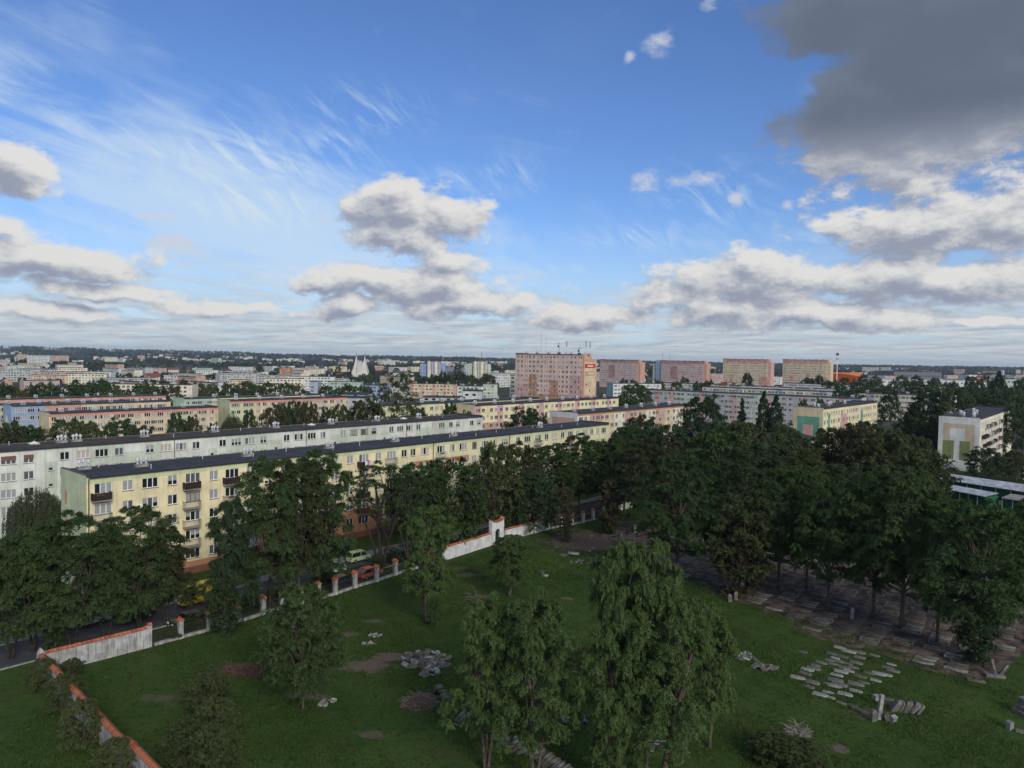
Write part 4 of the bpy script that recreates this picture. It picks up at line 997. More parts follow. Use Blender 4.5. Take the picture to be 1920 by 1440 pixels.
for (d0, d1, cnt, _) in bands_:
    for k in range(cnt):
        D = rt.uniform(d0, d1); px = rt.uniform(-30, 1950)
        if D < 760 and (px > 940): continue
        if D < 800 and 560 < px < 960: continue
        if 955 < px < 1115 and D > 380 and D < 600: continue
        if px > 1110 and D < 980: continue
        if 640 < px < 712 and D < 1500: continue
        p = AD(px, D, 0)
        if any((p.x-q[0])**2+(p.y-q[1])**2 < (20+D*.008)**2 for q in used): continue
        used.append((p.x, p.y)); p.z = ztr(p.x, p.y)-.5
        yaw = rt.choice([YAW, YAW, 0.05, -.65, -.65, .3])
        cn, cm = rt.choice(pal_); side = 'left part of the town' if px < 620 else 'middle of the town' if px < 1150 else 'right part of the town'
        dist = 'near' if D < 760 else 'further' if D < 1200 else 'far' if D < 1900 else 'most distant'
        if rt.random() < (.30 if D < 1200 else .45):
            rc = rt.random() < .5
            gable_house('%s house with a %s pitched roof, %s row, %s' % (cn, 'red' if rc else 'dark', dist, side), p, rt.uniform(10, 18), rt.uniform(8, 11), rt.choice([3.2, 5.8, 6]), cm, RED if rc else ROOFD, yaw+rt.uniform(-.2, .2), 'houses of the town')
        else:
            n = rt.choice([3, 4, 4, 5]) if D < 1900 else rt.choice([3, 4, 5, 8]); L_ = rt.uniform(22, 60)
            block('%s %d-storey flat-roofed block, %s row, %s' % (cn, n, dist, side), p, yaw, L_, 11, n, base=.9, cols=[(1+3.2*q, 1.8, 'w') for q in range(int((L_-2)/3.2))], mats=[cm, rt.choice(pal_)[1]], gmf=lambda y, z: 1, detail=0, seed=k,
                  vx=[(x_, .5) for x_ in np.arange(5, L_-4, 12)] if D < 1200 else [], back=False, group='flat-roofed blocks of the town')
        TOWN.append(p)
red = AD(1345, 700, -1); gable_house('red-roofed house between the pink and yellow towers', red, 16, 14, 9, P_WHT, RED, -.9, None)

# ------------------------------------------------------------------ trees
def unit(v): return v/np.maximum(np.linalg.norm(v, axis=1, keepdims=True), 1e-9)
def leaves_mesh(name, P, A, Nn, ln, wd, m):
    """P base points, A leaf axes, Nn normals; each leaf is a folded kite of two triangles"""
    A = unit(A); B = unit(np.cross(A, Nn)); n = len(P); ln = ln[:, None]; wd = wd[:, None]
    C = np.cross(B, A)
    V = np.empty((n, 4, 3)); V[:, 0] = P; V[:, 1] = P+A*ln*.45+B*wd*.5; V[:, 2] = P+A*ln-C*ln*.12; V[:, 3] = P+A*ln*.45-B*wd*.5
    return np_mesh(name, V.reshape(-1, 3), np.arange(n*4).reshape(n, 4), m)
PROF = {
 'robinia': lambda t: np.sin(np.pi*np.clip(t*.86+.12, 0, 1))**.55*(.75+.25*np.sin(t*9)),
 'ash': lambda t: np.sin(np.pi*np.clip(t*.84+.1, 0, 1))**.6,
 'broad': lambda t: np.sin(np.pi*np.clip(t*.8+.16, 0, 1))**.5,
 'poplar': lambda t: np.clip(1.0-(t-.35)**2*1.4, .12, 1)*np.clip((1-t)*5, .15, 1),
 'spruce': lambda t: np.clip(1-t, .03, 1)**.9,
 'ivy': lambda t: np.clip(.55+.45*np.sin(t*3.0), .3, 1),
}
def make_tree(kind, seed, Ht, Wt, z0, ncl, nspray, nleaf, ll, lw, lm, bark=None, rcl=.17, droop=.5, ntrunk=1, flat=.62, spread=0.0, tr=.018):
    """crown and trunk meshes of one tree, metres, base at the origin"""
    r = np.random.default_rng(seed); pr = PROF[kind]
    t = (np.arange(ncl)+r.random(ncl))/ncl; t = t**.85
    ang = np.arange(ncl)*2.39996+r.random(ncl)*.9
    lob = 1+.22*np.sin(ang*2+seed)*np.sin(t*5+seed*1.7)+.14*np.sin(ang*5+seed*2.1)
    rad = pr(t)*Wt/2*lob*(.38+.57*r.random(ncl)**.5)
    C = np.stack([np.cos(ang)*rad, np.sin(ang)*rad, Ht*(z0+(1-z0)*t*.94)], 1)
    C[:, 2] += r.normal(0, .025*Ht, ncl) - (rad/(Wt/2))**2*.05*Ht
    rc = Wt*rcl*(.65+.7*r.random(ncl))*np.clip(pr(t)+.15, .35, 1)
    ns = ncl*nspray
    ci = np.repeat(np.arange(ncl), nspray)
    d = unit(r.normal(0, 1, (ns, 3))*np.array([1, 1, .75])+np.array([0, 0, .35]))
    if kind != 'ivy':
        outw = C.copy(); outw[:, 2] = 0; d = unit(d+unit(outw)[ci]*.45)
    sl = rc[ci]*(.75+.5*r.random(ns))
    s = r.random((ns, nleaf))**.7
    base = C[ci][:, None, :]+d[:, None, :]*(sl[:, None]*s)[..., None]*np.array([1, 1, flat])
    base[..., 2] -= (sl[:, None]*s**2)*droop*.55
    base += r.normal(0, .035*Wt*rcl*2, base.shape)*.55
    P = base.reshape(-1, 3); dd = np.repeat(d, nleaf, 0)
    side = unit(np.cross(dd, r.normal(0, 1, dd.shape)))
    A = dd*.55+side*.8+np.array([0, 0, -droop*.9])+r.normal(0, .25, dd.shape)
    Nn = unit(dd*.5+np.array([0, 0, .7])+r.normal(0, .45, dd.shape))
    n = len(P); me = leaves_mesh('crown', P, A, Nn, ll*(.7+.6*r.random(n)), lw*(.7+.6*r.random(n)), lm)
    # trunk and limbs
    mb = MB(); R_ = random.Random(seed); tops = []
    for k in range(ntrunk):
        a = R_.uniform(0, 6.28) if ntrunk > 1 else R_.uniform(0, 6.28); sp = spread*Wt*(.12+.1*R_.random()); h1 = Ht*(z0+(1-z0)*(.55 if ntrunk == 1 else .45))
        a = a if ntrunk == 1 else 6.28*k/ntrunk+R_.uniform(-.4, .4)
        bx, by = (0, 0) if ntrunk == 1 else (math.cos(a)*.25, math.sin(a)*.25)
        pts = [(bx+math.cos(a)*sp*(q**1.3)+R_.uniform(-.12, .12)*q*1.5, by+math.sin(a)*sp*(q**1.3)+R_.uniform(-.12, .12)*q*1.5, h1*q) for q in (0, .06, .25, .5, .75, 1)]
        r0 = Ht*tr*(1 if ntrunk == 1 else .62); mb.tube(pts, [r0*1.35, r0, r0*.85, r0*.68, r0*.5, r0*.25], 8); tops.append(pts)
    for i in R_.sample(range(ncl), min(ncl, 26)):
        c_ = C[i]; pts = tops[i % len(tops)]; q = R_.uniform(.45, .95); k = min(4, int(q*5)); f = q*5-k
        s0_ = Vector(pts[k]).lerp(Vector(pts[k+1]), f)
        if c_[2] < s0_.z: s0_.z = max(Ht*z0*.5, c_[2]-1.0)
        mid = s0_.lerp(Vector(c_), .5)+Vector((0, 0, -.03*Ht*R_.random()))
        rr0 = Ht*.0055; mb.tube([s0_, mid, Vector(c_)], [rr0*1.3, rr0*.8, rr0*.3], 5, cap=False)
    tm = mb.mesh('trunk', bark or BARK, smooth=True)
    return dict(crown=me, trunk=tm, H=Ht, W=Wt)
def willow_tree(seed, Ht, Wt, lm):
    r = np.random.default_rng(seed); ns = 420; a = r.random(ns)*6.283; q = np.sqrt(r.random(ns)); top = Ht*(1-.32*q**2)*(.93+.1*r.random(ns)); R0 = q*Wt/2
    ln_ = (top*.35+r.random(ns)*Ht*.35); nl = 60; s = r.random((ns, nl)); 
    x = np.cos(a)[:, None]*(R0[:, None]+.35*s**.3); y = np.sin(a)[:, None]*(R0[:, None]+.35*s**.3); z = top[:, None]-s*ln_[:, None]
    P = np.stack([x, y, z], -1).reshape(-1, 3)+r.normal(0, .06, (ns*nl, 3)); n = len(P)
    A = np.tile(np.array([0, 0, -1.0]), (n, 1))+r.normal(0, .35, (n, 3)); Nn = unit(r.normal(0, 1, (n, 3)))
    me = leaves_mesh('crown', P, A, Nn, .34*(.7+.6*r.random(n)), .07*(.7+.6*r.random(n)), lm)
    mb = MB(); mb.tube([(0, 0, 0), (.1, 0, Ht*.3), (0, .2, Ht*.6)], [.4, .3, .15], 8)
    for k in range(9): aa = k*.7; mb.tube([(0, .1, Ht*.35), (math.cos(aa)*Wt*.2, math.sin(aa)*Wt*.2, Ht*.65), (math.cos(aa)*Wt*.36, math.sin(aa)*Wt*.36, Ht*.78)], [.16, .1, .04], 5, cap=False)
    return dict(crown=me, trunk=mb.mesh('trunk', BARK, smooth=True), H=Ht, W=Wt)
T_ = {}
for i in range(3):   # nearest, feathery robinias on the lawn and along the street
    T_['rob%d' % i] = make_tree('robinia', 11+i*3, 16, 10, .28, 105, 16, 52, .25, .075, L_ROB, rcl=.12, droop=.62, ntrunk=3 if i == 1 else 1, spread=1.2)
for i in range(2):
    T_['str%d' % i] = make_tree('robinia', 31+i*3, 15, 12, .22, 110, 15, 44, .26, .08, L_MID, rcl=.125, droop=.45, flat=.45, ntrunk=2, spread=1.5, bark=BARKD)
T_['thin'] = make_tree('robinia', 47, 18, 11, .50, 60, 9, 26, .30, .09, L_MID, rcl=.11, droop=.4, ntrunk=5, spread=1.6, bark=BARKD)
for i in range(3):
    T_['ash%d' % i] = make_tree('ash', 51+i*5, 20, 11, .27, 120, 14, 36, .30, .11, L_ASH, rcl=.12, droop=.5, bark=BARK, tr=.013)
T_['yash'] = make_tree('ash', 71, 16, 9, .18, 90, 13, 28, .34, .13, L_OLIVE, rcl=.13, droop=.5)
T_['lawn'] = make_tree('broad', 81, 11.5, 6.4, .27, 110, 15, 34, .21, .08, L_MID, rcl=.15, droop=.35, tr=.012)
for i, (nm, lm) in enumerate((('dark', L_DARK), ('mid', L_MID), ('olive', L_OLIVE), ('brown', L_BROWN), ('light', L_LIGHT), ('purple', L_RED))):
    T_['b'+nm] = make_tree('broad', 91+i*3, 14, 12, .12, 110, 11, 16, .42, .22, lm, rcl=.125, droop=.25)
T_['poplar'] = make_tree('poplar', 120, 20, 5, .06, 110, 9, 16, .40, .22, L_DARK, rcl=.17, droop=-.1, flat=1.3)
T_['spruce'] = make_tree('spruce', 125, 14, 6.5, .05, 110, 9, 16, .40, .15, L_DARK, rcl=.13, droop=.7, flat=.5)
T_['ivy'] = make_tree('ivy', 130, 9, 2.6, .02, 60, 10, 22, .20, .13, L_BROWN, rcl=.26, droop=.6, tr=.02)
T_['ivyg'] = make_tree('ivy', 133, 9, 3.0, .02, 60, 10, 22, .20, .13, L_DARK, rcl=.26, droop=.6, tr=.02)
T_['birch'] = make_tree('ash', 140, 19, 14, .12, 120, 10, 16, .36, .19, L_LIGHT, rcl=.115, droop=.4)
T_['willow'] = willow_tree(150, 10, 8, L_WIL)
T_['scrub'] = make_tree('broad', 160, 5, 4.4, .02, 90, 12, 24, .15, .085, L_SHRUB, rcl=.16, droop=.2, ntrunk=4, spread=1.0)
T_['fardark'] = make_tree('broad', 170, 11, 11, .05, 40, 6, 8, 1.0, .6, L_DARK, rcl=.17, droop=.2)
T_['farmid'] = make_tree('broad', 173, 11, 11, .05, 40, 6, 8, 1.0, .6, L_MID, rcl=.17, droop=.2)
T_['farolive'] = make_tree('broad', 176, 11, 11, .05, 40, 6, 8, 1.0, .6, L_OLIVE, rcl=.17, droop=.2)
rtr = random.Random(77)
def plant(T, p, h_, w_, label, group=None, name='tree', cat='tree', rz=None, trunk=True):
    t = T_[T]; r_ = empty(name, p, rtr.uniform(0, 6.28) if rz is None else rz, label=label, cat=cat, group=group)
    sw = w_/t['W']; sh = h_/t['H']
    if trunk: inst('trunk', t['trunk'], r_, sc=(sw**.5*sh**.5, sw**.5*sh**.5, sh) if abs(sw/sh-1) < .5 and False else (sw, sw, sh))
    o = inst('crown', t['crown'], r_, sc=(sw, sw, sh))
    if T[:3] in ('ash', 'str', 'bmi', 'bda') and rtr.random() < .5:     # neighbours are not of one species
        o.material_slots[0].link = 'OBJECT'; o.material_slots[0].material = rtr.choice([L_DARK, L_MID, L_MID, L_ASH, L_OLIVE, L_OLIVD])
    return r_
def tree_px(T, px, pbase, ptop, wpx, label, D=None, gz=None, cx=None, **k):
    """px column, pixel row of the foot (or the distance D), top row and crown width in photo pixels"""
    if D is None: p = G(px, pbase, 0)
    else:
        p = AD(px, D, 0); g = ztr(p.x, p.y) if gz is None else gz; p = AD(px, D, g)
    zt = ZAT(cx or px, ptop, p.y); return plant(T, p, max(1.5, zt-p.z), wpx*p.y/F, label, **k)
# nearest trees on the lawn
tree_px('lawn', 568, 1330, 1092, 140, 'small single-stemmed tree with blue-green crown standing alone on the lawn')
tree_px('rob1', 1000, 1478, 1098, 190, 'tall feathery robinia with three bare stems, at the bottom edge of the lawn')
tree_px('rob1', 912, 1445, 1105, 160, 'lower robinia leaning against the left side of the three-stemmed one')
tree_px('rob0', 1155, 1478, 1000, 165, 'tall robinia with twin tops, left one of the big lawn group')
tree_px('rob2', 1212, 1470, 1006, 140, 'dark-stemmed robinia in the middle of the big lawn group')
tree_px('rob0', 1240, 1482, 1085, 225, 'broad robinia with a forked pale stem, right one of the big lawn group')
tree_px('rob2', 1330, 1400, 1150, 120, 'low feathery robinia at the right edge of the big lawn group')
tree_px('rob1', 1150, 1500, 1290, 120, 'short bushy robinia in front of the big lawn group')
tree_px('rob2', 800, 1168, 945, 125, 'narrow tapering robinia in the middle of the lawn')
tree_px('rob0', 955, 1118, 998, 105, 'small round robinia in front of the arched portal')
tree_px('rob2', 818, 1180, 1120, 34, 'thin staked sapling beside the narrow robinia')
tree_px('ivy', 1060, 1016, 905, 26, 'slim tree wrapped in brownish ivy near the white pillars')
tree_px('ivy', 1142, 1002, 890, 38, 'reddish-brown ivy column under bare branches at the edge of the graves')
# along the street
tree_px('str0', 60, 1222, 985, 190, 'wide robinia at the left picture edge by the road bend')
tree_px('str1', 138, 1214, 955, 200, 'wide robinia with an ivy-clad trunk left of the street wall')
tree_px('ivyg', 104, 1219, 1120, 40, 'ivy-covered stump trunk beside the road bend', name='tree')
tree_px('str0', 262, 1180, 945, 190, 'wide dark robinia behind the orange-capped wall')
tree_px('ivyg', 422, 1188, 1080, 52, 'thick ivy-clad trunk between the first two gate pillars')
tree_px('str1', 432, 1180, 930, 120, 'robinia rising from the ivy-clad trunk in front of the yellow van')
tree_px('str0', 505, 1138, 852, 185, 'tallest robinia reaching over the roof of the yellow block')
tree_px('str1', 590, 1120, 836, 175, 'second tall robinia reaching over the roof, right of the tallest')
tree_px('ash1', 560, 1128, 856, 130, 'dense ash between the two tallest trees of the street')
tree_px('thin', 715, 1064, 862, 175, 'open tree with several bare dark stems in front of the yellow block')
tree_px('thin', 765, 1050, 880, 120, 'open thin-stemmed tree right of the many-stemmed one')
tree_px('bmid', 845, 1016, 856, 135, 'rounded yellowish green tree behind the white wall')
tree_px('bmid', 790, 1025, 862, 110, 'rounded dark green tree left of the yellowish one by the white wall')
tree_px('bolive', 925, 1000, 828, 90, 'olive tree behind the arched portal')
tree_px('bmid', 970, 985, 826, 100, 'brown-green tree right behind the arched portal')
tree_px('ash0', 1030, 972, 830, 110, 'dark ash between the portal and the white pillars')
tree_px('ash1', 1085, 962, 812, 100, 'dark ash rising over the white pillars')
tree_px('ash2', 1130, 955, 822, 100, 'dark ash with bare lower branches at the end of the wall')
tree_px('bdark', 1000, 1000, 880, 90, 'low dark tree filling the gap by the white pillars')
tree_px('ash0', 1182, 948, 800, 120, 'tall dark tree where the wall runs into the grove')
tree_px('str1', 312, 1172, 985, 120, 'low robinia filling the gap left of the yellow van')
tree_px('str0', 200, 1198, 985, 160, 'dark robinia between the two wide ones behind the orange-capped wall')
tree_px('str1', 20, 1235, 1000, 150, 'robinia cut off by the left picture edge at the road')
# willow by the yellow gable
tree_px('willow', 68, 1020, 912, 100, 'weeping willow hanging in front of the greenish white block', D=106)
tree_px('willow', 100, 1020, 925, 60, 'small weeping willow against the yellow block gable', D=102)
# the grove over the graves
tree_px('ash1', 1270, 1092, 850, 165, 'dense dark tree with a straight trunk at the left of the grove')
tree_px('yash', 1392, 1112, 915, 130, 'rounded tree with rusty olive leaves at the edge of the grove')
tree_px('ivy', 1388, 1114, 955, 75, 'ivy-covered trunk under the rusty olive tree')
tree_px('ash0', 1460, 1106, 872, 135, 'ash with two leaning stems in the middle of the grove')
tree_px('ash2', 1512, 1104, 868, 120, 'dark ash behind the two-stemmed one in the grove')
tree_px('ash1', 1553, 1143, 895, 130, 'dark tree with low branches over the grave rows')
tree_px('ash2', 1637, 1158, 878, 150, 'dense nearly black tree in the middle right of the grove')
tree_px('ash0', 1690, 1178, 870, 170, 'tallest straight-trunked ash of the right grove')
tree_px('ash1', 1757, 1205, 935, 130, 'blue-green ash with a clean trunk over the kerbed graves')
tree_px('ash2', 1830, 1242, 926, 190, 'largest ash at the right with ivy around its dark trunk')
tree_px('ivyg', 1830, 1243, 1085, 70, 'ivy shoots around the largest right hand ash')
tree_px('ash0', 1930, 1205, 935, 150, 'ash cut off by the right picture edge')
FRONT = [(1270, 'the left trunk'), (1392, 'the rusty tree'), (1460, 'the leaning stems'), (1512, 'the middle ash'), (1553, 'the low-branched tree'), (1637, 'the blackish tree'), (1690, 'the tallest ash'), (1757, 'the blue-green ash'), (1830, 'the largest ash')]
for (T, px, D, yt, w) in (('ash0', 1225, 132, 812, 150), ('bmid', 1345, 150, 800, 140), ('ash1', 1405, 135, 838, 150), ('bmid', 1240, 160, 790, 120), ('bdark', 1440, 150, 826, 140), ('ash2', 1500, 140, 846, 130),
                          ('bolive', 1390, 170, 788, 120), ('ash1', 1580, 135, 868, 130), ('bdark', 1480, 170, 812, 110), ('bmid', 1715, 150, 884, 90), ('ash2', 1790, 118, 958, 120), ('bdark', 1890, 112, 962, 120),
                          ('bmid', 1200, 175, 790, 90), ('ash2', 1170, 150, 815, 90)):
    fr = min(FRONT, key=lambda f: abs(f[0]-px)); 
    tree_px(T, px, 0, yt, w, '%s %s back-row tree of the grove, %s behind %s' % ('tall' if yt < 820 else 'lower', {'ash': 'ash-like', 'bda': 'dark round', 'bmi': 'mid-green round', 'bol': 'olive'}[T[:3]], 'farther' if D > 145 else 'right' if D < 125 else 'close', fr[1]), D=D, group='back rows of the grove')
for (T, px, D, yt, w, lb) in (
 ('bolive', 1555, 178, 800, 100, 'olive tree in front of the teal painted gable'), ('bbrown', 1520, 185, 826, 80, 'red-brown bush tree at the foot of the teal gable'), ('bbrown', 1600, 172, 792, 110, 'brownish tree below the facade of the teal gabled block'),
 ('bolive', 1660, 165, 806, 130, 'broad olive tree between the two painted gables'), ('bdark', 1625, 185, 785, 80, 'dark round tree right of the teal gabled block'), ('bolive', 1705, 170, 815, 100, 'olive tree left of the beige painted gable'), ('bolive', 1740, 162, 842, 90, 'rusty tree touching the beige painted gable'),
 ('bpurple', 1508, 182, 826, 60, 'dark purple tree by the low flat roof'), ('bdark', 1843, 200, 838, 62, 'dark bush tree in front of the balconies of the off-white block'), ('bolive', 1905, 198, 845, 60, 'olive bush right of the off-white block'),
 ('bdark', 1317, 215, 738, 92, 'big dark broad tree in front of the grey and pink block'), ('bbrown', 1200, 200, 776, 80, 'red-brown tree in front of the peach block'), ('bbrown', 1165, 190, 800, 70, 'brown tree at the end of the yellow block'),
 ('poplar', 1429, 240, 730, 26, 'columnar poplar, left of the pair near the striped block'), ('poplar', 1452, 238, 738, 30, 'columnar poplar, right of the pair near the striped block'), ('spruce', 1389, 250, 742, 32, 'spruce between the big dark tree and the poplars'),
 ('bmid', 1360, 190, 795, 70, 'grey-green tree below the spruce'), ('bmid', 1400, 195, 808, 70, 'rounded tree below the poplars'), ('bmid', 1470, 200, 790, 60, 'tree below the right poplar'), ('poplar', 1711, 240, 752, 40, 'dense columnar tree behind the gap between painted gables'),
 ('bdark', 1735, 300, 728, 70, 'dark trees behind the off-white block, left one'), ('bmid', 1790, 290, 724, 80, 'tall green tree behind the off-white block'), ('bdark', 1850, 300, 738, 80, 'dark tree behind the balconied block'), ('bmid', 1905, 250, 756, 60, 'yellow-green tree at the right edge behind the block'),
 ('bdark', 1700, 250, 775, 50, 'dark tree right of the yellow block end'), ('bdark', 1760, 240, 772, 60, 'dark tree against the off-white gable'), ('poplar', 1871, 520, 693, 22, 'dark columnar poplar on the right horizon'),
 ('bdark', 1505, 330, 748, 22, 'small tree on the left against the pink striped facade'), ('bdark', 1535, 330, 745, 24, 'small tree right against the pink striped facade'),
 ('bdark', 985, 205, 762, 86, 'dark spreading tree beside the brown-framed gable'), ('bdark', 1010, 198, 782, 60, 'dark green tree in front of the brown-framed gable'),
 ('birch', 738, 215, 706, 100, 'tall light yellowish birch behind the greenish white block'), ('bmid', 685, 212, 745, 70, 'dark green tree left of the tall birch'), ('bdark', 842, 240, 752, 42, 'dark round tree right of the tall birch'),
 ('bbrown', 515, 235, 757, 60, 'rusty dark tree, leftmost of the round group by the salmon block'), ('bdark', 535, 250, 752, 44, 'dark round tree second in the group by the salmon block'), ('bdark', 560, 240, 750, 50, 'dark round tree third in the group by the salmon block'), ('bbrown', 578, 225, 752, 50, 'rusty tree in the middle of the group by the salmon block'),
 ('bdark', 610, 240, 760, 32, 'narrow dark tree by the salmon block end'), ('bmid', 636, 235, 755, 44, 'round green tree at the salmon block end'), ('bpurple', 603, 215, 783, 20, 'small purple tree by the roof edge'),
 ('bdark', 330, 225, 772, 38, 'dark tree at the middle of the arch-gabled block'), ('bdark', 360, 228, 776, 34, 'dark tree right along the arch-gabled block'), ('willow', 435, 235, 774, 44, 'small weeping willow beside the grey-green gable'), ('bdark', 467, 240, 766, 30, 'dark slim tree by the willow'),
 ('bolive', 345, 205, 793, 60, 'yellow-green bush behind the stained white roof'), ('bdark', 400, 225, 790, 30, 'dark bush right of the yellow-green one'),
 ('blight', 125, 190, 782, 90, 'light green mottled tree in front of the salmon block'), ('blight', 165, 185, 786, 60, 'second light green tree right of the mottled one'), ('bdark', 225, 190, 782, 76, 'dark tree left of centre of the salmon block'), ('bbrown', 268, 185, 796, 60, 'brown-green tree right of the dark one'),
 ('bdark', 15, 180, 786, 80, 'dark tree at the left edge below the blue gable'), ('bdark', 60, 178, 795, 60, 'dark tree below the blue and salmon walls'), ('bdark', 12, 165, 806, 90, 'low dark tree behind the stained white block at the left edge'),
 ('bmid', 1190, 380, 718, 70, 'tall willow-like tree left of the cream end wall'), ('bmid', 1175, 330, 740, 50, 'round green tree behind the yellow block end'), ('bmid', 1150, 345, 745, 40, 'pale green tree under the striped gable'),
 ('bdark', 1400, 640, 698, 22, 'dark tree at the foot of the left yellow tower'), ('bdark', 1535, 640, 702, 20, 'dark tree at the foot of the right yellow tower'), ('bdark', 1515, 650, 708, 30, 'spreading dark tree in front of the right yellow tower'),
 ('bdark', 875, 225, 768, 30, 'dark tree hugging the olive-yellow gable'), ('bmid', 785, 235, 762, 50, 'green tree right beneath the birch'), ('bmid', 1115, 260, 772, 30, 'small tree before the yellow facade end')):
    tree_px(T, px, 0, yt, w, lb, D=D)
# trees between and behind the far blocks, one by one
kk = 0
rf = random.Random(9)
# rows of dark trees that the photograph shows behind the left blocks
for (xa, xb, D, ya, yb, cnt) in ((0, 330, 430, 716, 726, 20), (330, 600, 480, 714, 722, 12), (160, 480, 560, 706, 712, 14), (600, 700, 520, 715, 722, 6), (760, 955, 700, 692, 698, 10), (1110, 1350, 560, 705, 712, 10), (1500, 1920, 560, 706, 716, 18), (1560, 1920, 430, 722, 735, 14), (1500, 1920, 800, 698, 704, 16), (0, 480, 1500, 684, 690, 24), (480, 960, 1400, 682, 688, 22)):
    for q in range(cnt):
        px = xa+(xb-xa)*(q+rf.random()*.8)/cnt; d_ = D*rf.uniform(.92, 1.08)
        if any(abs(px-p_) < 8 and False for p_ in ()): continue
        h_ = rf.uniform(9, 16); w_ = rf.uniform(9, 15); p = AD(px, d_, 0); p.z = ztr(p.x, p.y)
        h_ = max(6, min(22, ZAT(px, rf.uniform(ya+3, yb+8), d_)-p.z))
        if rf.random() < .25: continue
        plant(rf.choice(['fardark', 'fardark', 'farmid', 'farolive']), p, h_, w_, 'dark broadleaf tree in the long tree belts among the far blocks', group='trees between the far blocks', trunk=False)
# everything farther reads as one mass of woods
r = np.random.default_rng(5)
def woods(name, n, d0, d1, label, size, seed, nq, amin=-.78, amax=.78, cluster=True):
    r = np.random.default_rng(seed); D = np.exp(r.uniform(np.log(d0), np.log(d1), n*4)); a = r.uniform(amin, amax, n*4)
    x = a*D; v = np.sin(x*.0041+3)*np.sin(D*.0063+1)+.6*np.sin(x*.013+D*.009)+.5*np.sin(D*.021+x*.003)+r.normal(0, .35, n*4)
    keep = np.argsort(-v)[:n] if cluster else np.arange(n)
    D, x = D[keep], x[keep]
    tx = np.array([q.x for q in TOWN]); ty = np.array([q.y for q in TOWN])
    ok = (np.min((tx[None]-x[:, None])**2+((ty[None]+8)-D[:, None])**2*.4, 1) > 300) & ~((np.abs(x-40) < 40) & (D < 520)) & ~((D < 1000) & (x/D > .10) & (x/D < .50))
    D, x = D[ok], x[ok]; n = len(D); z = hgt(x, D)
    s = size*(.7+.6*r.random(n)); q = nq
    dv = unit(r.normal(0, 1, (n*q, 3))+np.array([0, 0, .3])); ci = np.repeat(np.arange(n), q)
    P = np.stack([x, D, z+s*.5], 1)[ci]+dv*s[ci][:, None]*np.array([.6, .6, .55])*(.6+.4*r.random((n*q, 1)))
    A = unit(np.cross(dv, r.normal(0, 1, dv.shape))); l = s[ci]*.52
    P = P-A*l[:, None]*.5
    o = inst(name, leaves_mesh(name, P, A, dv, l, l*.8, None), None); o.data.materials.clear(); o.data.materials.append(L_DARKW if d0 > 2000 else L_TOWN); return tag(o, label, 'woods', kind='stuff')
L_DARKW = leaf_mat('leaves_far_wood', (0.022, 0.036, 0.024), (0.050, 0.066, 0.034), .2, .004)
L_TOWN = leaf_mat('leaves_town', (0.018, 0.036, 0.020), (0.056, 0.074, 0.032), .25, .03)
woods('woods', 1700, 480, 1500, 'trees of gardens and streets between the houses of the town', 7, 1, 22)
woods('woods', 3200, 1500, 4200, 'wooded belts beyond the town', 11, 2, 14)
woods('woods', 5200, 4000, 9500, 'forest on the far hills', 26, 3, 8)
# pale specks of distant settlements on the hills
r = np.random.default_rng(8); mb = MB()
cl = r.uniform(-.72, .72, 26); cd = np.exp(r.uniform(math.log(3000), math.log(8500), 26))
for k in range(520):
    j = r.integers(0, 26); D = cd[j]*(1+r.normal(0, .03)); x_ = (cl[j]+r.normal(0, .02))*D; z = ztr(x_, D); w = r.uniform(8, 26)*(D/4000)**.4; h_ = r.uniform(5, 11)*(D/4500)**.5+4
    mb.box(x_, D, z-3, x_+w, D+12, z+h_, int(r.integers(0, 3)), top=3 if r.random() < .5 else None)
tag(mb.build('distant_houses', [P_PAL, P_CRM, P_GRY, RED]), 'pale specks of distant settlements on the hills', 'houses', kind='stuff')

# ------------------------------------------------------------------ bushes
tree_px('scrub', 122, 1330, 1262, 64, 'leafy shrub with yellowing leaves growing against the outside of the wall corner', name='bush', cat='bush')
tree_px('scrub', 155, 1398, 1308, 78, 'rusty yellow bush leaning over the wall beyond the broken coping', name='bush', cat='bush')
tree_px('scrub', 80, 1290, 1235, 60, 'dark green bush outside the wall corner by the road', name='bush', cat='bush')
tree_px('scrub', 215, 1460, 1385, 80, 'dark bush at the bottom edge beside the wall', name='bush', cat='bush')
tree_px('scrub', 135, 1265, 1235, 40, 'thin shoots inside the wall corner', name='bush', cat='bush')
tree_px('scrub', 392, 1330, 1252, 80, 'upper clump of the sprawling shrub on the lawn', name='bush', cat='bush')
tree_px('scrub', 405, 1400, 1305, 90, 'middle clump of the sprawling shrub on the lawn', name='bush', cat='bush')
tree_px('scrub', 350, 1430, 1345, 90, 'lower left clump of the sprawling shrub on the lawn', name='bush', cat='bush')
tree_px('scrub', 398, 1462, 1355, 90, 'lowest clump of the sprawling shrub at the bottom edge', name='bush', cat='bush')
rb_ = random.Random(31)
for k in range(15):
    q = line_p(k/14.0) if False else G(330+k*33, 1200-k*10.6)+N*rb_.uniform(.9, 2.6)
    plant('ivyg' if k % 4 == 1 else 'scrub', Vector((q.x, q.y, 0)), rb_.uniform(1.2, 2.6), rb_.uniform(1.8, 3.2), 'low dark bush growing behind the lattice fence', group='bushes behind the fence', name='bush', cat='bush')
tree_px('scrub', 1450, 1425, 1375, 90, 'low green bush beside the twig heap at the lower right', name='bush', cat='bush')
tree_px('scrub', 1500, 1445, 1392, 110, 'broad low bush at the bottom edge right of the lawn group', name='bush', cat='bush')
tree_px('scrub', 1095, 1255, 1215, 60, 'light green bush behind the robinias', name='bush', cat='bush')

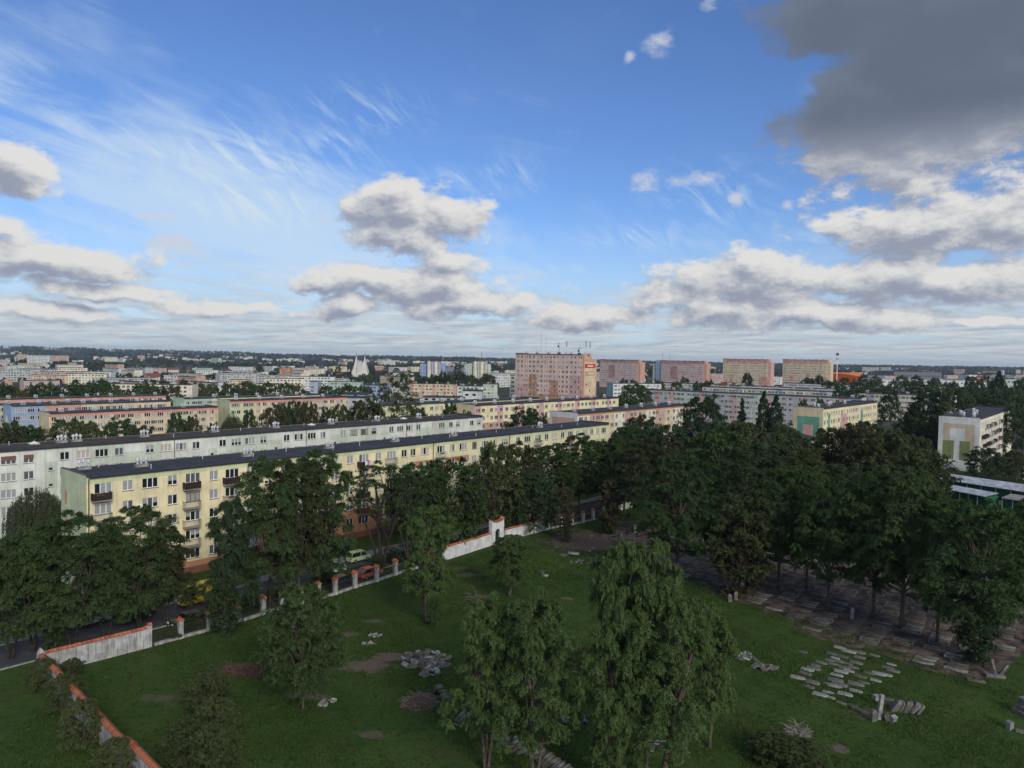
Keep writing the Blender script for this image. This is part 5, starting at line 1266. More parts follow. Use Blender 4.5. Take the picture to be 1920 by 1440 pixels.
# ------------------------------------------------------------------ cemetery walls, pillars, fence
STUC = mat('stucco_stained', (.46, .46, .45), .92, .35, .9, .2, streak=.85, bump=.25)
STUW = mat('stucco_white', (.66, .66, .65), .92, .2, .8, .2, streak=.45, bump=.2)
TILE = mat('clay_tile', (.40, .135, .065), .8, .35, 2.5, .25, bump=.2)
TILD = mat('clay_tile_dark', (.30, .095, .055), .85, .35, 2.5, .25, bump=.2)
def tile_mesh(w, ln_, m, slope=.22):
    mb = MB(); o = w/2
    mb.prism([(-o, -.02), (o, -.02), (o, .03), (.05, slope), (-.05, slope), (-o, .03)], 0, ln_*.985, 0)
    return mb.mesh('coping_tile', m)
TM = [tile_mesh(.62, .42, TILE), tile_mesh(.62, .42, TILD)]
def wall_run(name, label, a, b, h_, m, th=.36, endcap=False, cat='wall', seed=1, group=None):
    d = (b-a); L_ = d.length; yaw = math.atan2(d.y, d.x); r_ = empty(name, a, yaw, label=label, cat=cat, group=group)
    mb = MB(); mb.box(0, -th/2, -.6, L_, th/2, h_); 
    if endcap: mb.prism([(L_-.9, h_-.01), (L_+.002, h_-.01), (L_+.002, h_+.42), (L_-.25, h_+.42)], -th/2+.002, th/2-.002)
    mb.build('wall', m, r_)
    n = int(L_/.42); R_ = random.Random(seed)
    for k in range(n):
        x = k*L_/n; lift = 0.0; rot = 0.0
        if endcap and x > L_-.95: lift = min(.42, (x-(L_-.95))/.65*.42); 
        o = inst('coping_tile', TM[R_.random() < .3], r_, (x, 0, h_+.01+lift+R_.uniform(-.012, .012)), -math.pi/2+R_.uniform(-.03, .03))
        o.scale.y = (L_/n)/.42
    return r_
C0 = Vector((-46.7, 71.1, 0)); C1 = G(284, 1212)
wall_run('cemetery_wall', 'short streaked grey wall with an orange tile coping facing the lawn, left of the pillars', C0, C1, 2.15, STUC, endcap=True)
n0 = G(72, 1230, 2.2); nA = G(222, 1391, 2.2); nB = G(228, 1388, 2.2); nC = G(330, 1490, 2.2)
nd = (Vector((nC.x, nC.y, 0))-C0).normalized()
a1 = C0 - Vector((nd.y, -nd.x, 0))*0.0; 
pA = C0+nd*((Vector((nA.x, nA.y, 0))-C0).dot(nd)); pC = C0+nd*((Vector((nC.x, nC.y, 0))-C0).dot(nd)); off = Vector((-nd.y, nd.x, 0))*.22
wall_run('cemetery_wall', 'stained outer wall running from the wall corner down towards the bushes, orange coping', C0+nd*.2, pA, 2.1, STUC, seed=3)
wall_run('cemetery_wall', 'second stretch of the stained outer wall, crooked coping, at the bottom left edge', pA+off+nd*.1, pC+off, 2.25, STUC, seed=4)
mb = MB(); mb.prism([(-.3, 0), (.3, 0), (.3, 2.2), (0, 2.75), (-.3, 2.2)], -.3, .3); o = mb.build('wall_pier', STUC, None, C0, YAW); tag(o, 'small pointed pier on the corner where the two stained walls meet', 'pier')
fence = empty('fence', C1, label='pale pillars with tile caps and lattice panels on a plinth between lawn and road', cat='fence')
postpx = [(338, 1197), (392, 1183), (445, 1168), (493, 1152)]
line = [C1]+[G(*p) for p in postpx]
q0, q1 = G(493, 1152), G(628, 1115)
for k in range(1, 4): line.append(q0.lerp(q1, k/4))
line += [G(628, 1115), G(665, 1102), G(706, 1090), G(741, 1078)]
q0, q1 = G(741, 1078), G(829, 1052)
for k in range(1, 3): line.append(q0.lerp(q1, k/3))
line.append(q1)
mb = MB(); mb.box(-.27, -.27, -.4, .27, .27, 2.05); PIL = mb.mesh('pillar', STUC)
mbw = MB(); mbw.box(-.27, -.27, -.4, .27, .27, 2.05); PILW = mbw.mesh('pillar', STUW)
mb = MB(); mb.prism([(-.36, 2.051), (.36, 2.051), (.36, 2.13), (0, 2.48), (-.36, 2.13)], -.36, .36); mb.prism([(-.39, 2.10), (-.36, 2.09), (0, 2.49), (0, 2.53)], -.37, -.02); mb.prism([(.39, 2.10), (0, 2.53), (0, 2.49), (.36, 2.09)], .0, .37); CAP = mb.mesh('pillar_cap', TILE)
def fence_line(root, pts, pil, ends=(False, False), h_=1.55, dense=True):
    base_ = root.location
    for k, p in enumerate(pts):
        d = (pts[min(k+1, len(pts)-1)]-pts[max(k-1, 0)]); yw = math.atan2(d.y, d.x)
        if (k == 0 and not ends[0]) or (k == len(pts)-1 and not ends[1]): pass
        else:
            o = inst('pillar', pil, root, p-base_, yw); inst('pillar_cap', CAP, o)
        if k < len(pts)-1:
            d = pts[k+1]-p; L_ = d.length; yw = math.atan2(d.y, d.x)
            mb = MB(); mb.box(.28, -.17, -.5, L_-.28, .17, .32); mb.build('plinth', CONC, root, p-base_, yw)
            mb = MB(); a0, a1 = .32, L_-.32; t = .022
            mb.box(a0, -t, .40, a1, t, .45); mb.box(a0, -t, h_-.05, a1, t, h_); mb.box(a0, -t, .451, a0+.05, t, h_-.051); mb.box(a1-.05, -t, .451, a1, t, h_-.051)
            st = .30; hh_ = h_-.5; n = int((a1-a0)/st)
            for q in range(-3, n+1):
                for s_ in (0, 1):
                    x0, x1 = a0+q*st, a0+q*st+hh_; z0, z1 = .45, h_-.05
                    if x0 < a0: z0 += (a0-x0); x0 = a0
                    if x1 > a1: z1 -= (x1-a1); x1 = a1
                    if x1-x0 < .1: continue
                    pa, pb = (x0, z0), (x1, z1)
                    if s_: pa, pb = (a0+a1-x0, z0), (a0+a1-x1, z1)
                    y_ = .012*s_; 
                    mb.face([(pa[0]-.013, y_, pa[1]+.013), (pb[0]-.013, y_, pb[1]+.013), (pb[0]+.013, y_, pb[1]-.013), (pa[0]+.013, y_, pa[1]-.013)])
            mb.build('lattice_panel', METD, root, p-base_, yw)
fence_line(fence, line, PIL)
w3a, w3b = G(829, 1052), G(919, 1023)
wall_run('cemetery_wall', 'whitewashed wall with orange coping left of the arched portal', w3a, w3b, 2.1, STUW, seed=6)
# portal
pd = (G(943, 1016)-w3b); pd = pd.normalized(); pyaw = math.atan2(pd.y, pd.x)
por = empty('portal', w3b, pyaw, label='tall white portal with a round-arched doorway and a swept orange tiled top', cat='portal')
mb = MB(); Wp, Hp, aw, ah, x0 = 3.0, 3.9, 1.25, 2.1, .95
poly_l = [(0, -.5), (x0, -.5), (x0, ah)]+[(x0+aw/2-math.cos(math.pi*k/12)*aw/2, ah+math.sin(math.pi*k/12)*aw/2) for k in range(0, 7)]+[(x0+aw/2, Hp-.05), (0.55, Hp+.05), (0, Hp+.55)]
mb.prism(poly_l[:2]+poly_l[3:], -.35, .35)
mb.prism([(2*(x0+aw/2)-p[0], p[1]) for p in (poly_l[:2]+poly_l[3:])][::-1] , -.35, .35)
mb.prism([(2*(x0+aw/2)-.001, -.5), (Wp+.3, -.5), (Wp+.3, Hp+.55), (2*(x0+aw/2)-.001, Hp+.55)][::-1], -.348, .348)
mb.build('wall', STUW, por)
mb = MB()
top = [(-.1, Hp+.72), (.45, Hp+.25), (x0+aw/2, Hp+.12), (2.75, Hp+.25), (3.4, Hp+.72)]
for a, b_ in zip(top, top[1:]):
    mb.prism([(a[0], a[1]-.14), (b_[0], b_[1]-.14), (b_[0], b_[1]), (a[0], a[1])], -.45, .45)
mb.build('tiled_top', TILE, por)
mb = MB(); mb.prism([(x0+.02, 0), (x0+aw-.02, 0), (x0+aw-.02, ah)]+[(x0+aw/2+math.cos(math.pi*k/10)*(aw/2-.02), ah+math.sin(math.pi*k/10)*(aw/2-.02)) for k in range(1, 10)]+[(x0+.02, ah)], -.05, .02)
for k in range(6): mb.box(x0+.12+k*.2, -.08, .1, x0+.15+k*.2, -.051, 2.3, 1)
mb.build('gate_door', [mat('gate_iron', (.015, .018, .015), .7, .1), METD], por)
w4a = G(946, 1014); w4b = G(1030, 992)
wall_run('cemetery_wall', 'white wall with orange coping right of the arched portal, broken off at its right end', w4a, w4b, 2.0, STUW, seed=7, endcap=True)
f2 = empty('fence', w4b, label='white pillars with tile caps on a white plinth beyond the portal', cat='fence')
line2 = [w4b, G(1051, 987), G(1072, 984), G(1093, 980), G(1112, 975), G(1132, 966), G(1152, 960)]
mbp = MB(); fence_line(f2, line2, PILW, (False, True))
wall_run('cemetery_wall', 'low white wall disappearing under the grove beyond the last pillar', G(1153, 960), G(1235, 935), 1.5, STUW, seed=8)

# ------------------------------------------------------------------ vehicles
TYRE = mat('tyre', (.02, .02, .02), .9, 0); RIM = mat('rim', (.35, .35, .36), .4, 0, metal=.7); CGL = mat('car_glass', (.012, .014, .016), .08, 0, spec=.7)
HL = mat('headlight_glass', (.75, .78, .82), .15, 0, spec=.8); TL = mat('tail_light', (.35, .02, .02), .3, 0)
def car(label, p, yaw, col, kind='hatch', L_=4.0, Wd=1.7, name='parked_car', cat='car', group='cars on the street by the cemetery'):
    r_ = empty(name, p, yaw, label=label, cat=cat, group=group)
    m = mat('car_paint_'+'_'.join('%d' % int(v*100) for v in col), col, .3, 0, spec=.6)
    if kind == 'hatch': body = [(.0, .35), (.02, .70), (.25, .86), (.95, .92)]; roof = [(.95, .92), (1.55, 1.40), (1.9, 1.47), (3.1, 1.46), (3.75, 1.02), (3.95, .92)]; hR = 1.47
    elif kind == 'mini': body = [(.0, .35), (.05, .75), (.35, .95)]; roof = [(.62, 1.0), (1.25, 1.56), (1.6, 1.64), (3.55, 1.62), (3.88, 1.05), (3.92, .95)]; hR = 1.64
    elif kind == 'van': body = [(.0, .4), (.03, .95), (.5, 1.15)]; roof = [(.55, 1.2), (1.15, 2.0), (1.6, 2.45), (5.3, 2.5), (5.6, 2.4), (5.62, 1.2)]; hR = 2.5; 
    k = L_/{'hatch': 4.0, 'mini': 3.95, 'van': 5.65}[kind]
    w2 = Wd/2; bl = {'hatch': .92, 'mini': 1.0, 'van': 1.2}[kind]
    low = [(.0, .30), (.0, .62)]+body[1:]+[(L_/k-.02, bl), (L_/k, .75), (L_/k-.02, .30)]
    mb = MB(); lw = [(x*k, z) for x, z in low]; n = len(lw)
    # lower body: three lengthwise strips with rounded flanks
    secs = [(-w2, .04), (-w2+.09, 0), (w2-.09, 0), (w2, .04)]
    rings = []
    for (y, ins) in secs:
        i = len(mb.v); mb.v += [(min(max(x, ins*2), L_-ins*2), y, z-(ins if z > .6 else -ins)) for x, z in lw]; rings.append(i)
    for a, b in zip(rings, rings[1:]):
        for j in range(n):
            mb.f.append((a+j, a+(j+1) % n, b+(j+1) % n, b+j)); mb.m.append(0)
    mb.f.append(tuple(rings[0]+j for j in range(n))); mb.m.append(0); mb.f.append(tuple(rings[-1]+j for j in reversed(range(n)))); mb.m.append(0)
    body_o = mb.build('body', m, r_, (-L_/2, 0, 0))
    # cabin: glass body, roof and pillars
    g = MB(); cab = [(x*k, z) for x, z in roof]; tn = .16
    gl = [(x, (-w2+.06 if z < bl+.15 else -w2+.06+tn*(z-bl)/(hR-bl)), z) for x, z in cab]
    nn = len(cab); i = len(g.v); g.v += [(x, y, z) for x, y, z in gl]+[(x, -y, z) for x, y, z in gl]
    for j in range(nn-1): g.f.append((i+j, i+j+1, i+nn+j+1, i+nn+j)); g.m.append(0)
    g.f.append(tuple(i+j for j in range(nn))); g.m.append(0); g.f.append(tuple(i+nn+j for j in reversed(range(nn)))); g.m.append(0)
    g.build('cabin_glass' if kind != 'van' else 'cargo_box', CGL if kind != 'van' else m, r_, (-L_/2, 0, 0))
    t_ = MB(); hi = [c for c in cab if c[1] > hR-.12]; xa, xb = min(c[0] for c in hi), max(c[0] for c in hi); wr = w2-.06-tn
    t_.box(xa-.05, -wr-.03, hR-.03, xb+.08, wr+.03, hR+.035)
    for s_ in (-1, 1):
        for j in range(nn-1):
            (xa_, za), (xb_, zb) = cab[j], cab[j+1]
            if abs(zb-za) > .12:
                ya, yb = s_*(w2-.05), s_*(wr+.02); t_.tube([(xa_, ya if za < bl+.2 else s_*(w2-.05-tn*(za-bl)/(hR-bl)), za), (xb_, s_*(w2-.05-tn*max(0, (zb-bl))/(hR-bl)), zb)], .045, 4)
        xm = L_*.52; t_.tube([(xm, s_*(w2-.05), bl), (xm-.06, s_*(wr+.02), hR)], .045, 4)
    t_.build('roof', m, r_, (-L_/2, 0, 0))
    if kind == 'van':
        gg = MB(); gg.face([(.62*k, -w2+.2, 1.25), (.62*k, w2-.2, 1.25), (1.13*k, w2-.25, 1.98), (1.13*k, -w2+.25, 1.98)]); 
        for s_ in (-1, 1): gg.box(.9*k, s_*(w2-.04)-.012, 1.25, 1.75*k, s_*(w2-.04)+.012, 1.85)
        gg.build('window', CGL, r_, (-L_/2-.03, 0, .02))
        st = MB()
        for s_ in (-1, 1): st.box(1.9*k, s_*(w2-.03)-.012, .95, L_-.15, s_*(w2-.03)+.012, 1.02)
        st.build('rub_strip', TYRE, r_, (-L_/2, s_*.02, 0))
    R = .31 if kind != 'van' else .36
    wm = MB(); wm.tube([(0, -.1, 0), (0, .1, 0)], R, 14); WH = wm.mesh('wheel', TYRE); rm = MB(); rm.tube([(0, -.112, 0), (0, .112, 0)], R*.58, 10); RI = rm.mesh('rim', RIM)
    for xx in (L_*.20, L_*.80):
        for s_ in (-1, 1):
            o = inst('wheel', WH, r_, (xx-L_/2, s_*(w2-.06), R)); inst('rim', RI, o)
    for s_ in (-1, 1):
        b_ = MB(); b_.box(-.03, -.19, 0, .10, .19, .17); b_.build('headlight', HL, r_, (-L_/2+.0, s_*(w2-.28), .58)); 
        b_ = MB(); b_.box(-.06, -.10, 0, .03, .10, .28); b_.build('tail_light', TL, r_, (L_/2, s_*(w2-.17), .62))
    b_ = MB(); b_.box(-.05, -.26, 0, 0, .26, .12); b_.build('number_plate', WHITE, r_, (-L_/2-.0, 0, .38))
    return r_
def on_road(px, py): g = G(px, py); return Vector((g.x, g.y, .014))
# facing: the nose points along -x of the car; pi turns it up the street
car('light green small minivan driving up the street between the trees', on_road(672, 1052), YAW+math.pi, (.36, .48, .25), 'mini', 3.95, 1.65)
car('red hatchback with a pale sheet behind its windscreen, beside the fence pillars', on_road(692, 1082), YAW+math.pi, (.42, .07, .035), 'hatch', 3.8, 1.65)
car('black estate car parked behind the fence left of the red one', on_road(640, 1098), YAW+math.pi, (.012, .013, .016), 'hatch', 4.4, 1.75)
car('white car half hidden by the robinia, behind the black one', on_road(622, 1075), YAW, (.62, .63, .62), 'hatch', 4.1, 1.7)
car('black car with bright headlights facing down the street behind the first pillar', on_road(352, 1172), YAW, (.012, .012, .014), 'hatch', 4.2, 1.75)
car('dark car parked under the wide dark robinia', on_road(256, 1160), YAW, (.02, .022, .026), 'hatch', 4.1, 1.7)
car('white car glimpsed through the leaves over the wall', on_road(168, 1170), YAW, (.6, .61, .62), 'hatch', 4.1, 1.7)
car('blue car cut by the left picture edge', on_road(-4, 1198), 1.75, (.06, .15, .38), 'hatch', 4.1, 1.7)
car('yellow delivery van with a dark rub strip standing by the yellow block', on_road(376, 1128), YAW, (.62, .46, .02), 'van', 5.6, 1.95, name='delivery_van', cat='van')
for k, (px, py) in enumerate(((728, 1046), (756, 1040), (785, 1030))):
    car(('dark car nearest the many-stemmed tree in the parked row', 'dark blue car in the middle of the parked row under the trees', 'black car at the far end of the parked row under the trees')[k], on_road(px, py), YAW, ((.02, .02, .024), (.02, .03, .06), (.012, .012, .012))[k])
for k, (px, py) in enumerate(((1010, 940), (1000, 952))): pass

# ------------------------------------------------------------------ gravestones
GRM = [mat('grave_brown', (.17, .148, .125), .95, .5, 1.8, bump=.5), mat('grave_dark', (.11, .097, .083), .95, .5, 1.8, bump=.5), mat('grave_grey', (.25, .235, .21), .95, .5, 1.8, bump=.5), mat('grave_moss', (.125, .12, .075), .95, .5, 1.6, bump=.5)]
SLM = [mat('stone_grey', (.19, .18, .16), .9, .5, 2.2, streak=.3, bump=.4), mat('stone_dark', (.12, .115, .105), .92, .5, 2.0, bump=.4), mat('stone_pale', (.31, .31, .29), .9, .4, 2.0, bump=.3), mat('stone_mossy', (.13, .13, .085), .95, .5, 1.6, bump=.4)]
def slab_mesh(L_, w, t, m, seed, chip=.04, arch=False):
    R_ = random.Random(seed); mb = MB(); pts = []
    base_ = [(0, 0), (L_*.5, 0), (L_, 0), (L_, w*.5), (L_, w), (L_*.5, w), (0, w), (0, w*.5)]
    if arch: base_ = [(0, 0), (L_*.8, 0), (L_*.92, w*.12), (L_, w*.35), (L_, w*.65), (L_*.92, w*.88), (L_*.8, w), (0, w)]
    pts = [(x-L_/2+R_.uniform(-chip, chip), y-w/2+R_.uniform(-chip, chip)) for x, y in base_]
    i = len(mb.v); n = 8; b_ = .05
    for (z, s_) in ((-.1, 1), (t-.03, 1), (t, .95)):
        mb.v += [(x*s_, y*(1-(1-s_)*2), z+R_.uniform(-.006, .006)) for x, y in pts]
    for r_ in range(2):
        for j in range(n): mb.f.append((i+r_*n+j, i+r_*n+(j+1) % n, i+(r_+1)*n+(j+1) % n, i+(r_+1)*n+j)); mb.m.append(0)
    mb.f.append(tuple(i+2*n+j for j in range(n))); mb.m.append(0); mb.f.append(tuple(i+j for j in reversed(range(n)))); mb.m.append(0)
    return mb.mesh('grave_slab', m)
FL = [[slab_mesh(1.85+.1*k, .52+.05*k, .22, SLM[j], k*5+j) for k in range(3)] for j in range(4)]
FG = [[slab_mesh(1.75+.15*k, .42+.07*k, .17, GRM[j], 300+k*5+j, .06) for k in range(4)] for j in range(4)]
HEAD = [[slab_mesh(1.15+.12*k, .62+.05*k, .16, SLM[j], 90+k*5+j, .03, True) for k in range(3)] for j in range(4)]
KERBG = []
for j in range(2):
    mb = MB(); L_, w = 2.1, .95
    mb.box(-L_/2, -w/2, -.1, L_/2, -w/2+.13, .2); mb.box(-L_/2, w/2-.13, -.1, L_/2, w/2, .2); mb.box(-L_/2, -w/2+.131, -.1, -L_/2+.13, w/2-.131, .19); mb.box(L_/2-.13, -w/2+.131, -.1, L_/2, w/2-.131, .19); KERBG.append(mb.mesh('grave_kerb', SLM[(2, 0)[j]]))
pe = [(p.x, p.y) for p in edge]
def inside(x, y):
    poly = pts_soil; c = False; n = len(poly)
    for i in range(n):
        (x1, y1), (x2, y2) = poly[i], poly[i-1]
        if (y1 > y) != (y2 > y) and x < (x2-x1)*(y-y1)/(y2-y1)+x1: c = not c
    return c
pts_soil = [tuple(v.co[:2]) for v in bpy.data.objects['soil'].data.vertices]
rg = random.Random(17); cand = []
gu = Vector((.62, .785, 0)).normalized(); gn = Vector((gu.y, -gu.x, 0)); o0 = G(1480, 1165)
for a in range(-16, 22):
    ga = a*3.1
    for b in range(-40, 75):
        if (b//9+a*3) % 5 == 0 and b % 9 < 2: continue
        q = o0+gn*(ga+rg.uniform(-.08, .08)+.25*math.sin(b*.3))+gu*(b*1.05+rg.uniform(-.1, .1))
        if not inside(q.x, q.y) or not inside(q.x-1.2, q.y-.9): continue
        px, py = PX(q)
        if not (940 < px < 1990): continue
        if rg.random() < .20: continue
        cand.append((q.y, q, a, b))
cand.sort(key=lambda c: c[0])
for (_, q, a, b) in cand[:285]:
    r_ = rg.random(); j = rg.choice([0, 0, 1, 1, 3, 3, 2]) if r_ < .9 else 2
    if r_ < .10: me = KERBG[1]; nm = 'grave_kerb'; lb = 'low stone kerb frame of a grave lying in the grave rows under the trees'
    else: me = FG[rg.choice([0, 0, 1, 1, 3, 2])][rg.randrange(4)]; nm = 'grave_slab'; lb = 'weathered flat grave slab lying in the long grave rows under the trees'
    o = inst(nm, me, None, (q.x, q.y, rg.uniform(-.05, .02)), math.atan2(gn.y, gn.x)+rg.gauss(0, .035)); o.rotation_euler.x = rg.gauss(0, .03); o.rotation_euler.y = rg.gauss(0, .02)
    tag(o, lb, 'grave', group='graves in rows under the grove' if nm == 'grave_slab' else 'kerbed graves in the rows')
# the farthest ones, joined
mb = MB()
for (_, q, a, b) in cand[285:]:
    mb.v += [tuple(q+gn*x+gu*y+Vector((0, 0, z))) for z in (-.1, .2) for (x, y) in ((-1, -.36), (1, -.36), (1, .36), (-1, .36))]
    i = len(mb.v)-8
    for f in ((0, 3, 2, 1), (4, 5, 6, 7), (0, 1, 5, 4), (1, 2, 6, 5), (2, 3, 7, 6), (3, 0, 4, 7)): mb.f.append(tuple(i+k for k in f)); mb.m.append(0)
if mb.f: tag(mb.build('grave_slabs', GRM[0]), 'farther grave slabs deep under the trees', 'graves', kind='stuff')
# path edging lines between the plots: thin kerbs
# standing stones
def stone(label, px, py, h_, w, t, m, lean=0, yaw=None, kind='slab', group=None):
    p = G(px, py); mb = MB()
    if kind == 'obelisk': mb.tube([(0, 0, -.1), (0, 0, .25), (0, 0, .26), (0, 0, h_-.2), (0, 0, h_)], [w*1.0, w*1.0, w*.72, w*.5, .03], 4)
    elif kind == 'block': mb.box(-w/2, -t/2, -.1, w/2, t/2, h_); mb.box(-w/2-.05, -t/2-.05, h_+.001, w/2+.05, t/2+.05, h_+.08)
    elif kind == 'stele': mb.prism([(-w/2, -.1), (w/2, -.1), (w/2, h_*.82), (w*.3, h_*.95), (0, h_), (-w*.3, h_*.95), (-w/2, h_*.82)], -t/2, t/2)
    else: mb.box(-w/2, -t/2, -.1, w/2, t/2, h_)
    o = mb.build('gravestone', m, None, p, yaw if yaw is not None else .15); o.rotation_euler.y = lean; o.rotation_euler.x = lean*.3
    return tag(o, label, 'gravestone', group=group)
stone('pale slanting pillar stone at the edge of the grave rows, dark trees behind', 1597, 1162, 1.6, .32, .28, SLM[2], .04, kind='stele')
stone('leaning pointed pale stone under the left trees of the grove', 1310, 1068, 1.5, .7, .2, SLM[2], -.28, kind='stele')
stone('left one of two upright stones beside each other near the lawn edge', 1368, 1128, 1.05, .5, .3, SLM[0], 0, kind='stele')
stone('right one of two upright stones beside each other near the lawn edge', 1379, 1125, 1.25, .5, .3, SLM[0], .02, kind='stele')
stone('white stele half hidden by branches at the far end of the lawn', 1191, 1001, 1.7, .6, .3, SLM[2], 0, kind='stele')
stone('narrow grey stele right beside the white one', 1201, 996, 1.5, .45, .3, SLM[0], 0, kind='stele')
stone('tall grey stele in front of the white one', 1189, 1026, 2.1, .6, .4, SLM[0], .02, kind='stele')
stone('short grey stone left of the tall stele', 1165, 1012, 1.3, .5, .3, SLM[0], 0, kind='stele')
stone('dark upright slab between the tops of the twin robinias', 1176, 1056, 1.2, .55, .25, SLM[3], -.2, kind='stele')
stone('small upright grey stone alone on the lawn', 1017, 1080, .95, .42, .25, SLM[0], 0, kind='stele')
stone('pale broken stone lying beside the small upright one', 1023, 1081, .3, .75, .4, SLM[2], .1)
def slab_at(label, px, py, me, yaw=0, z=0, rx=0, ry=0, sc=1, nm='grave_slab', cat='grave slab', group=None):
    g = G(px, py); o = inst(nm, me, None, (g.x, g.y, z), yaw, (sc, sc, sc)); o.rotation_euler = (rx, ry, yaw); return tag(o, label, cat, group=group)
slab_at('bright white slab lying on rubble beyond the small upright stone', 1075, 1042, FL[2][0], -.35, .35, sc=1.0)
for k in range(34):
    px, py = 1040+rg.random()*150, 1000+rg.random()*42
    slab_at('small broken stone on the bare soil at the far end of the lawn', px, py, HEAD[rg.randrange(4)][rg.randrange(3)], rg.uniform(0, 3), rg.uniform(-.03, .06), rg.gauss(0, .12), rg.gauss(0, .12), rg.uniform(.35, .75), 'broken_stone', 'stone', 'broken stones on the far bare soil')
# the pale slabs laid out in the lawn, rows read from the photograph
rowsP = [(1505, 1222, 1), (1575, 1215, 2), (1592, 1222, 2), (1560, 1226, 1), (1580, 1231, 1), (1555, 1228, 2), (1566, 1234, 2), (1572, 1240, 2), (1556, 1238, 0), (1563, 1245, 0), (1541, 1243, 0), (1530, 1248, 0), (1538, 1250, 2), (1526, 1254, 0), (1514, 1256, 0), (1522, 1261, 2),
 (1510, 1263, 0), (1496, 1271, 2), (1508, 1275, 2), (1524, 1280, 2), (1517, 1288, 0), (1612, 1224, 0), (1640, 1229, 0), (1620, 1227, 0), (1612, 1233, 0), (1606, 1243, 0), (1613, 1248, 0), (1592, 1245, 0), (1600, 1252, 0), (1608, 1256, 0), (1583, 1252, 0), (1592, 1258, 0), (1577, 1260, 0), (1590, 1264, 2),
 (1569, 1266, 0), (1580, 1270, 0), (1567, 1276, 0), (1552, 1282, 2), (1575, 1284, 0), (1566, 1287, 2), (1605, 1283, 0), (1620, 1280, 0), (1605, 1296, 2), (1596, 1293, 0), (1553, 1298, 2), (1538, 1303, 2), (1556, 1308, 2), (1585, 1302, 2), (1590, 1306, 2), (1578, 1318, 0), (1568, 1312, 0), (1600, 1323, 0),
 (1672, 1246, 3), (1665, 1252, 3), (1675, 1258, 0), (1648, 1264, 2), (1663, 1266, 2), (1642, 1276, 2), (1655, 1278, 2), (1630, 1262, 3), (1612, 1268, 3)]
seen = []
lawn_yaw = math.atan2(gn.y, gn.x)+.05
for (px, py, j) in rowsP:
    g = G(px, py)
    if any((g.x-a)**2+(g.y-b)**2 < .55 for a, b in seen): continue
    seen.append((g.x, g.y))
    slab_at('pale headstone laid flat in the grass among the bright slabs on the right of the lawn', px, py, HEAD[j if rg.random() < .55 else 0 if rg.random() < .6 else 2][rg.randrange(3)], lawn_yaw+rg.gauss(0, .05), -.07, rg.gauss(0, .02), rg.gauss(0, .02), rg.uniform(.72, 1.15), 'grave_slab', 'grave slab', 'pale slabs laid out on the lawn')
# heaps and leaning rows
def heap(label_one, group, px, py, rx, ry, n, hmax, js=(0, 0, 1, 2, 3), sc=(.6, 1.0), wild=.45):
    c_ = G(px, py)
    for k in range(n):
        a = rg.uniform(0, 6.28); q = rg.random()**.6; x, y = c_.x+math.cos(a)*q*rx, c_.y+math.sin(a)*q*ry; z = hmax*(1-q)*rg.random()+.05
        o = inst('broken_headstone', HEAD[rg.choice(js)][rg.randrange(3)], None, (x, y, z)); s_ = rg.uniform(*sc); o.scale = (s_, s_, s_)
        o.rotation_euler = (rg.gauss(0, wild*.7), rg.gauss(0, wild*.7), rg.uniform(0, 6.28)); tag(o, label_one, 'headstone', group=group)
heap('broken headstone tumbled in the big pile on the lawn', 'big pile of broken headstones', 800, 1240, 2.6, 2.2, 62, 1.1, sc=(.6, 1.0))
heap('grey fragment at the foot of the big headstone pile', 'fragments under the big pile', 805, 1262, 1.2, 1.0, 9, .3)
heap('headstone fragment in the ridge of rubble at the right of the robinias', 'rubble ridge right of the robinias', 1395, 1232, 1.6, 1.2, 22, .5, sc=(.4, .75))
heap('headstone fragment at the lower end of the rubble ridge', 'rubble ridge lower end', 1432, 1253, 1.5, .9, 20, .45, sc=(.4, .75))
heap('grey stone in the small pile under the feathery branches', 'small pile under the branches', 1078, 1352, 1.1, .7, 12, .5, sc=(.6, .95))
heap('stone in the heap behind the dark stem', 'heap behind the dark stem', 1192, 1300, 1.1, .7, 12, .45, sc=(.5, .8))
heap('pale stone in the row below the forked robinia', 'pale stones below the forked robinia', 1272, 1335, 1.2, .5, 9, .35, js=(2, 0, 2), sc=(.5, .8))
heap('pale stone lying around the trunks at the bottom edge', 'pale stones around the trunks', 1232, 1400, 1.5, .6, 10, .3, js=(2, 0, 2), sc=(.5, .9))
heap('small stone of the narrow stack beyond the sapling', 'stones of the narrow stack', 1098, 1225, 1.2, .7, 12, .4, js=(2, 0), sc=(.4, .7))
heap('stone of the low stack in the gap between the robinias', 'low stack between robinias', 1078, 1258, 1.1, .5, 9, .3, js=(0, 1, 3), sc=(.5, .7))
heap('small rubble stone on the lawn left of the big pile', 'upper rubble on the lawn', 703, 1193, .7, .35, 8, .25, js=(2, 0), sc=(.3, .55))
heap('small grey rubble stone on the lawn below the upper rubble', 'lower rubble on the lawn', 690, 1208, .8, .35, 9, .2, js=(2, 0), sc=(.3, .5))
heap('stone of the little heap beside the single-stemmed tree', 'little heap by the single tree', 612, 1318, .9, .6, 10, .3, js=(0, 3, 2), sc=(.4, .7))
heap('stone beside the rubbish under the white slab', 'stones under the white slab', 1090, 1055, 1.8, 1.0, 14, .4, js=(1, 0), sc=(.4, .7))
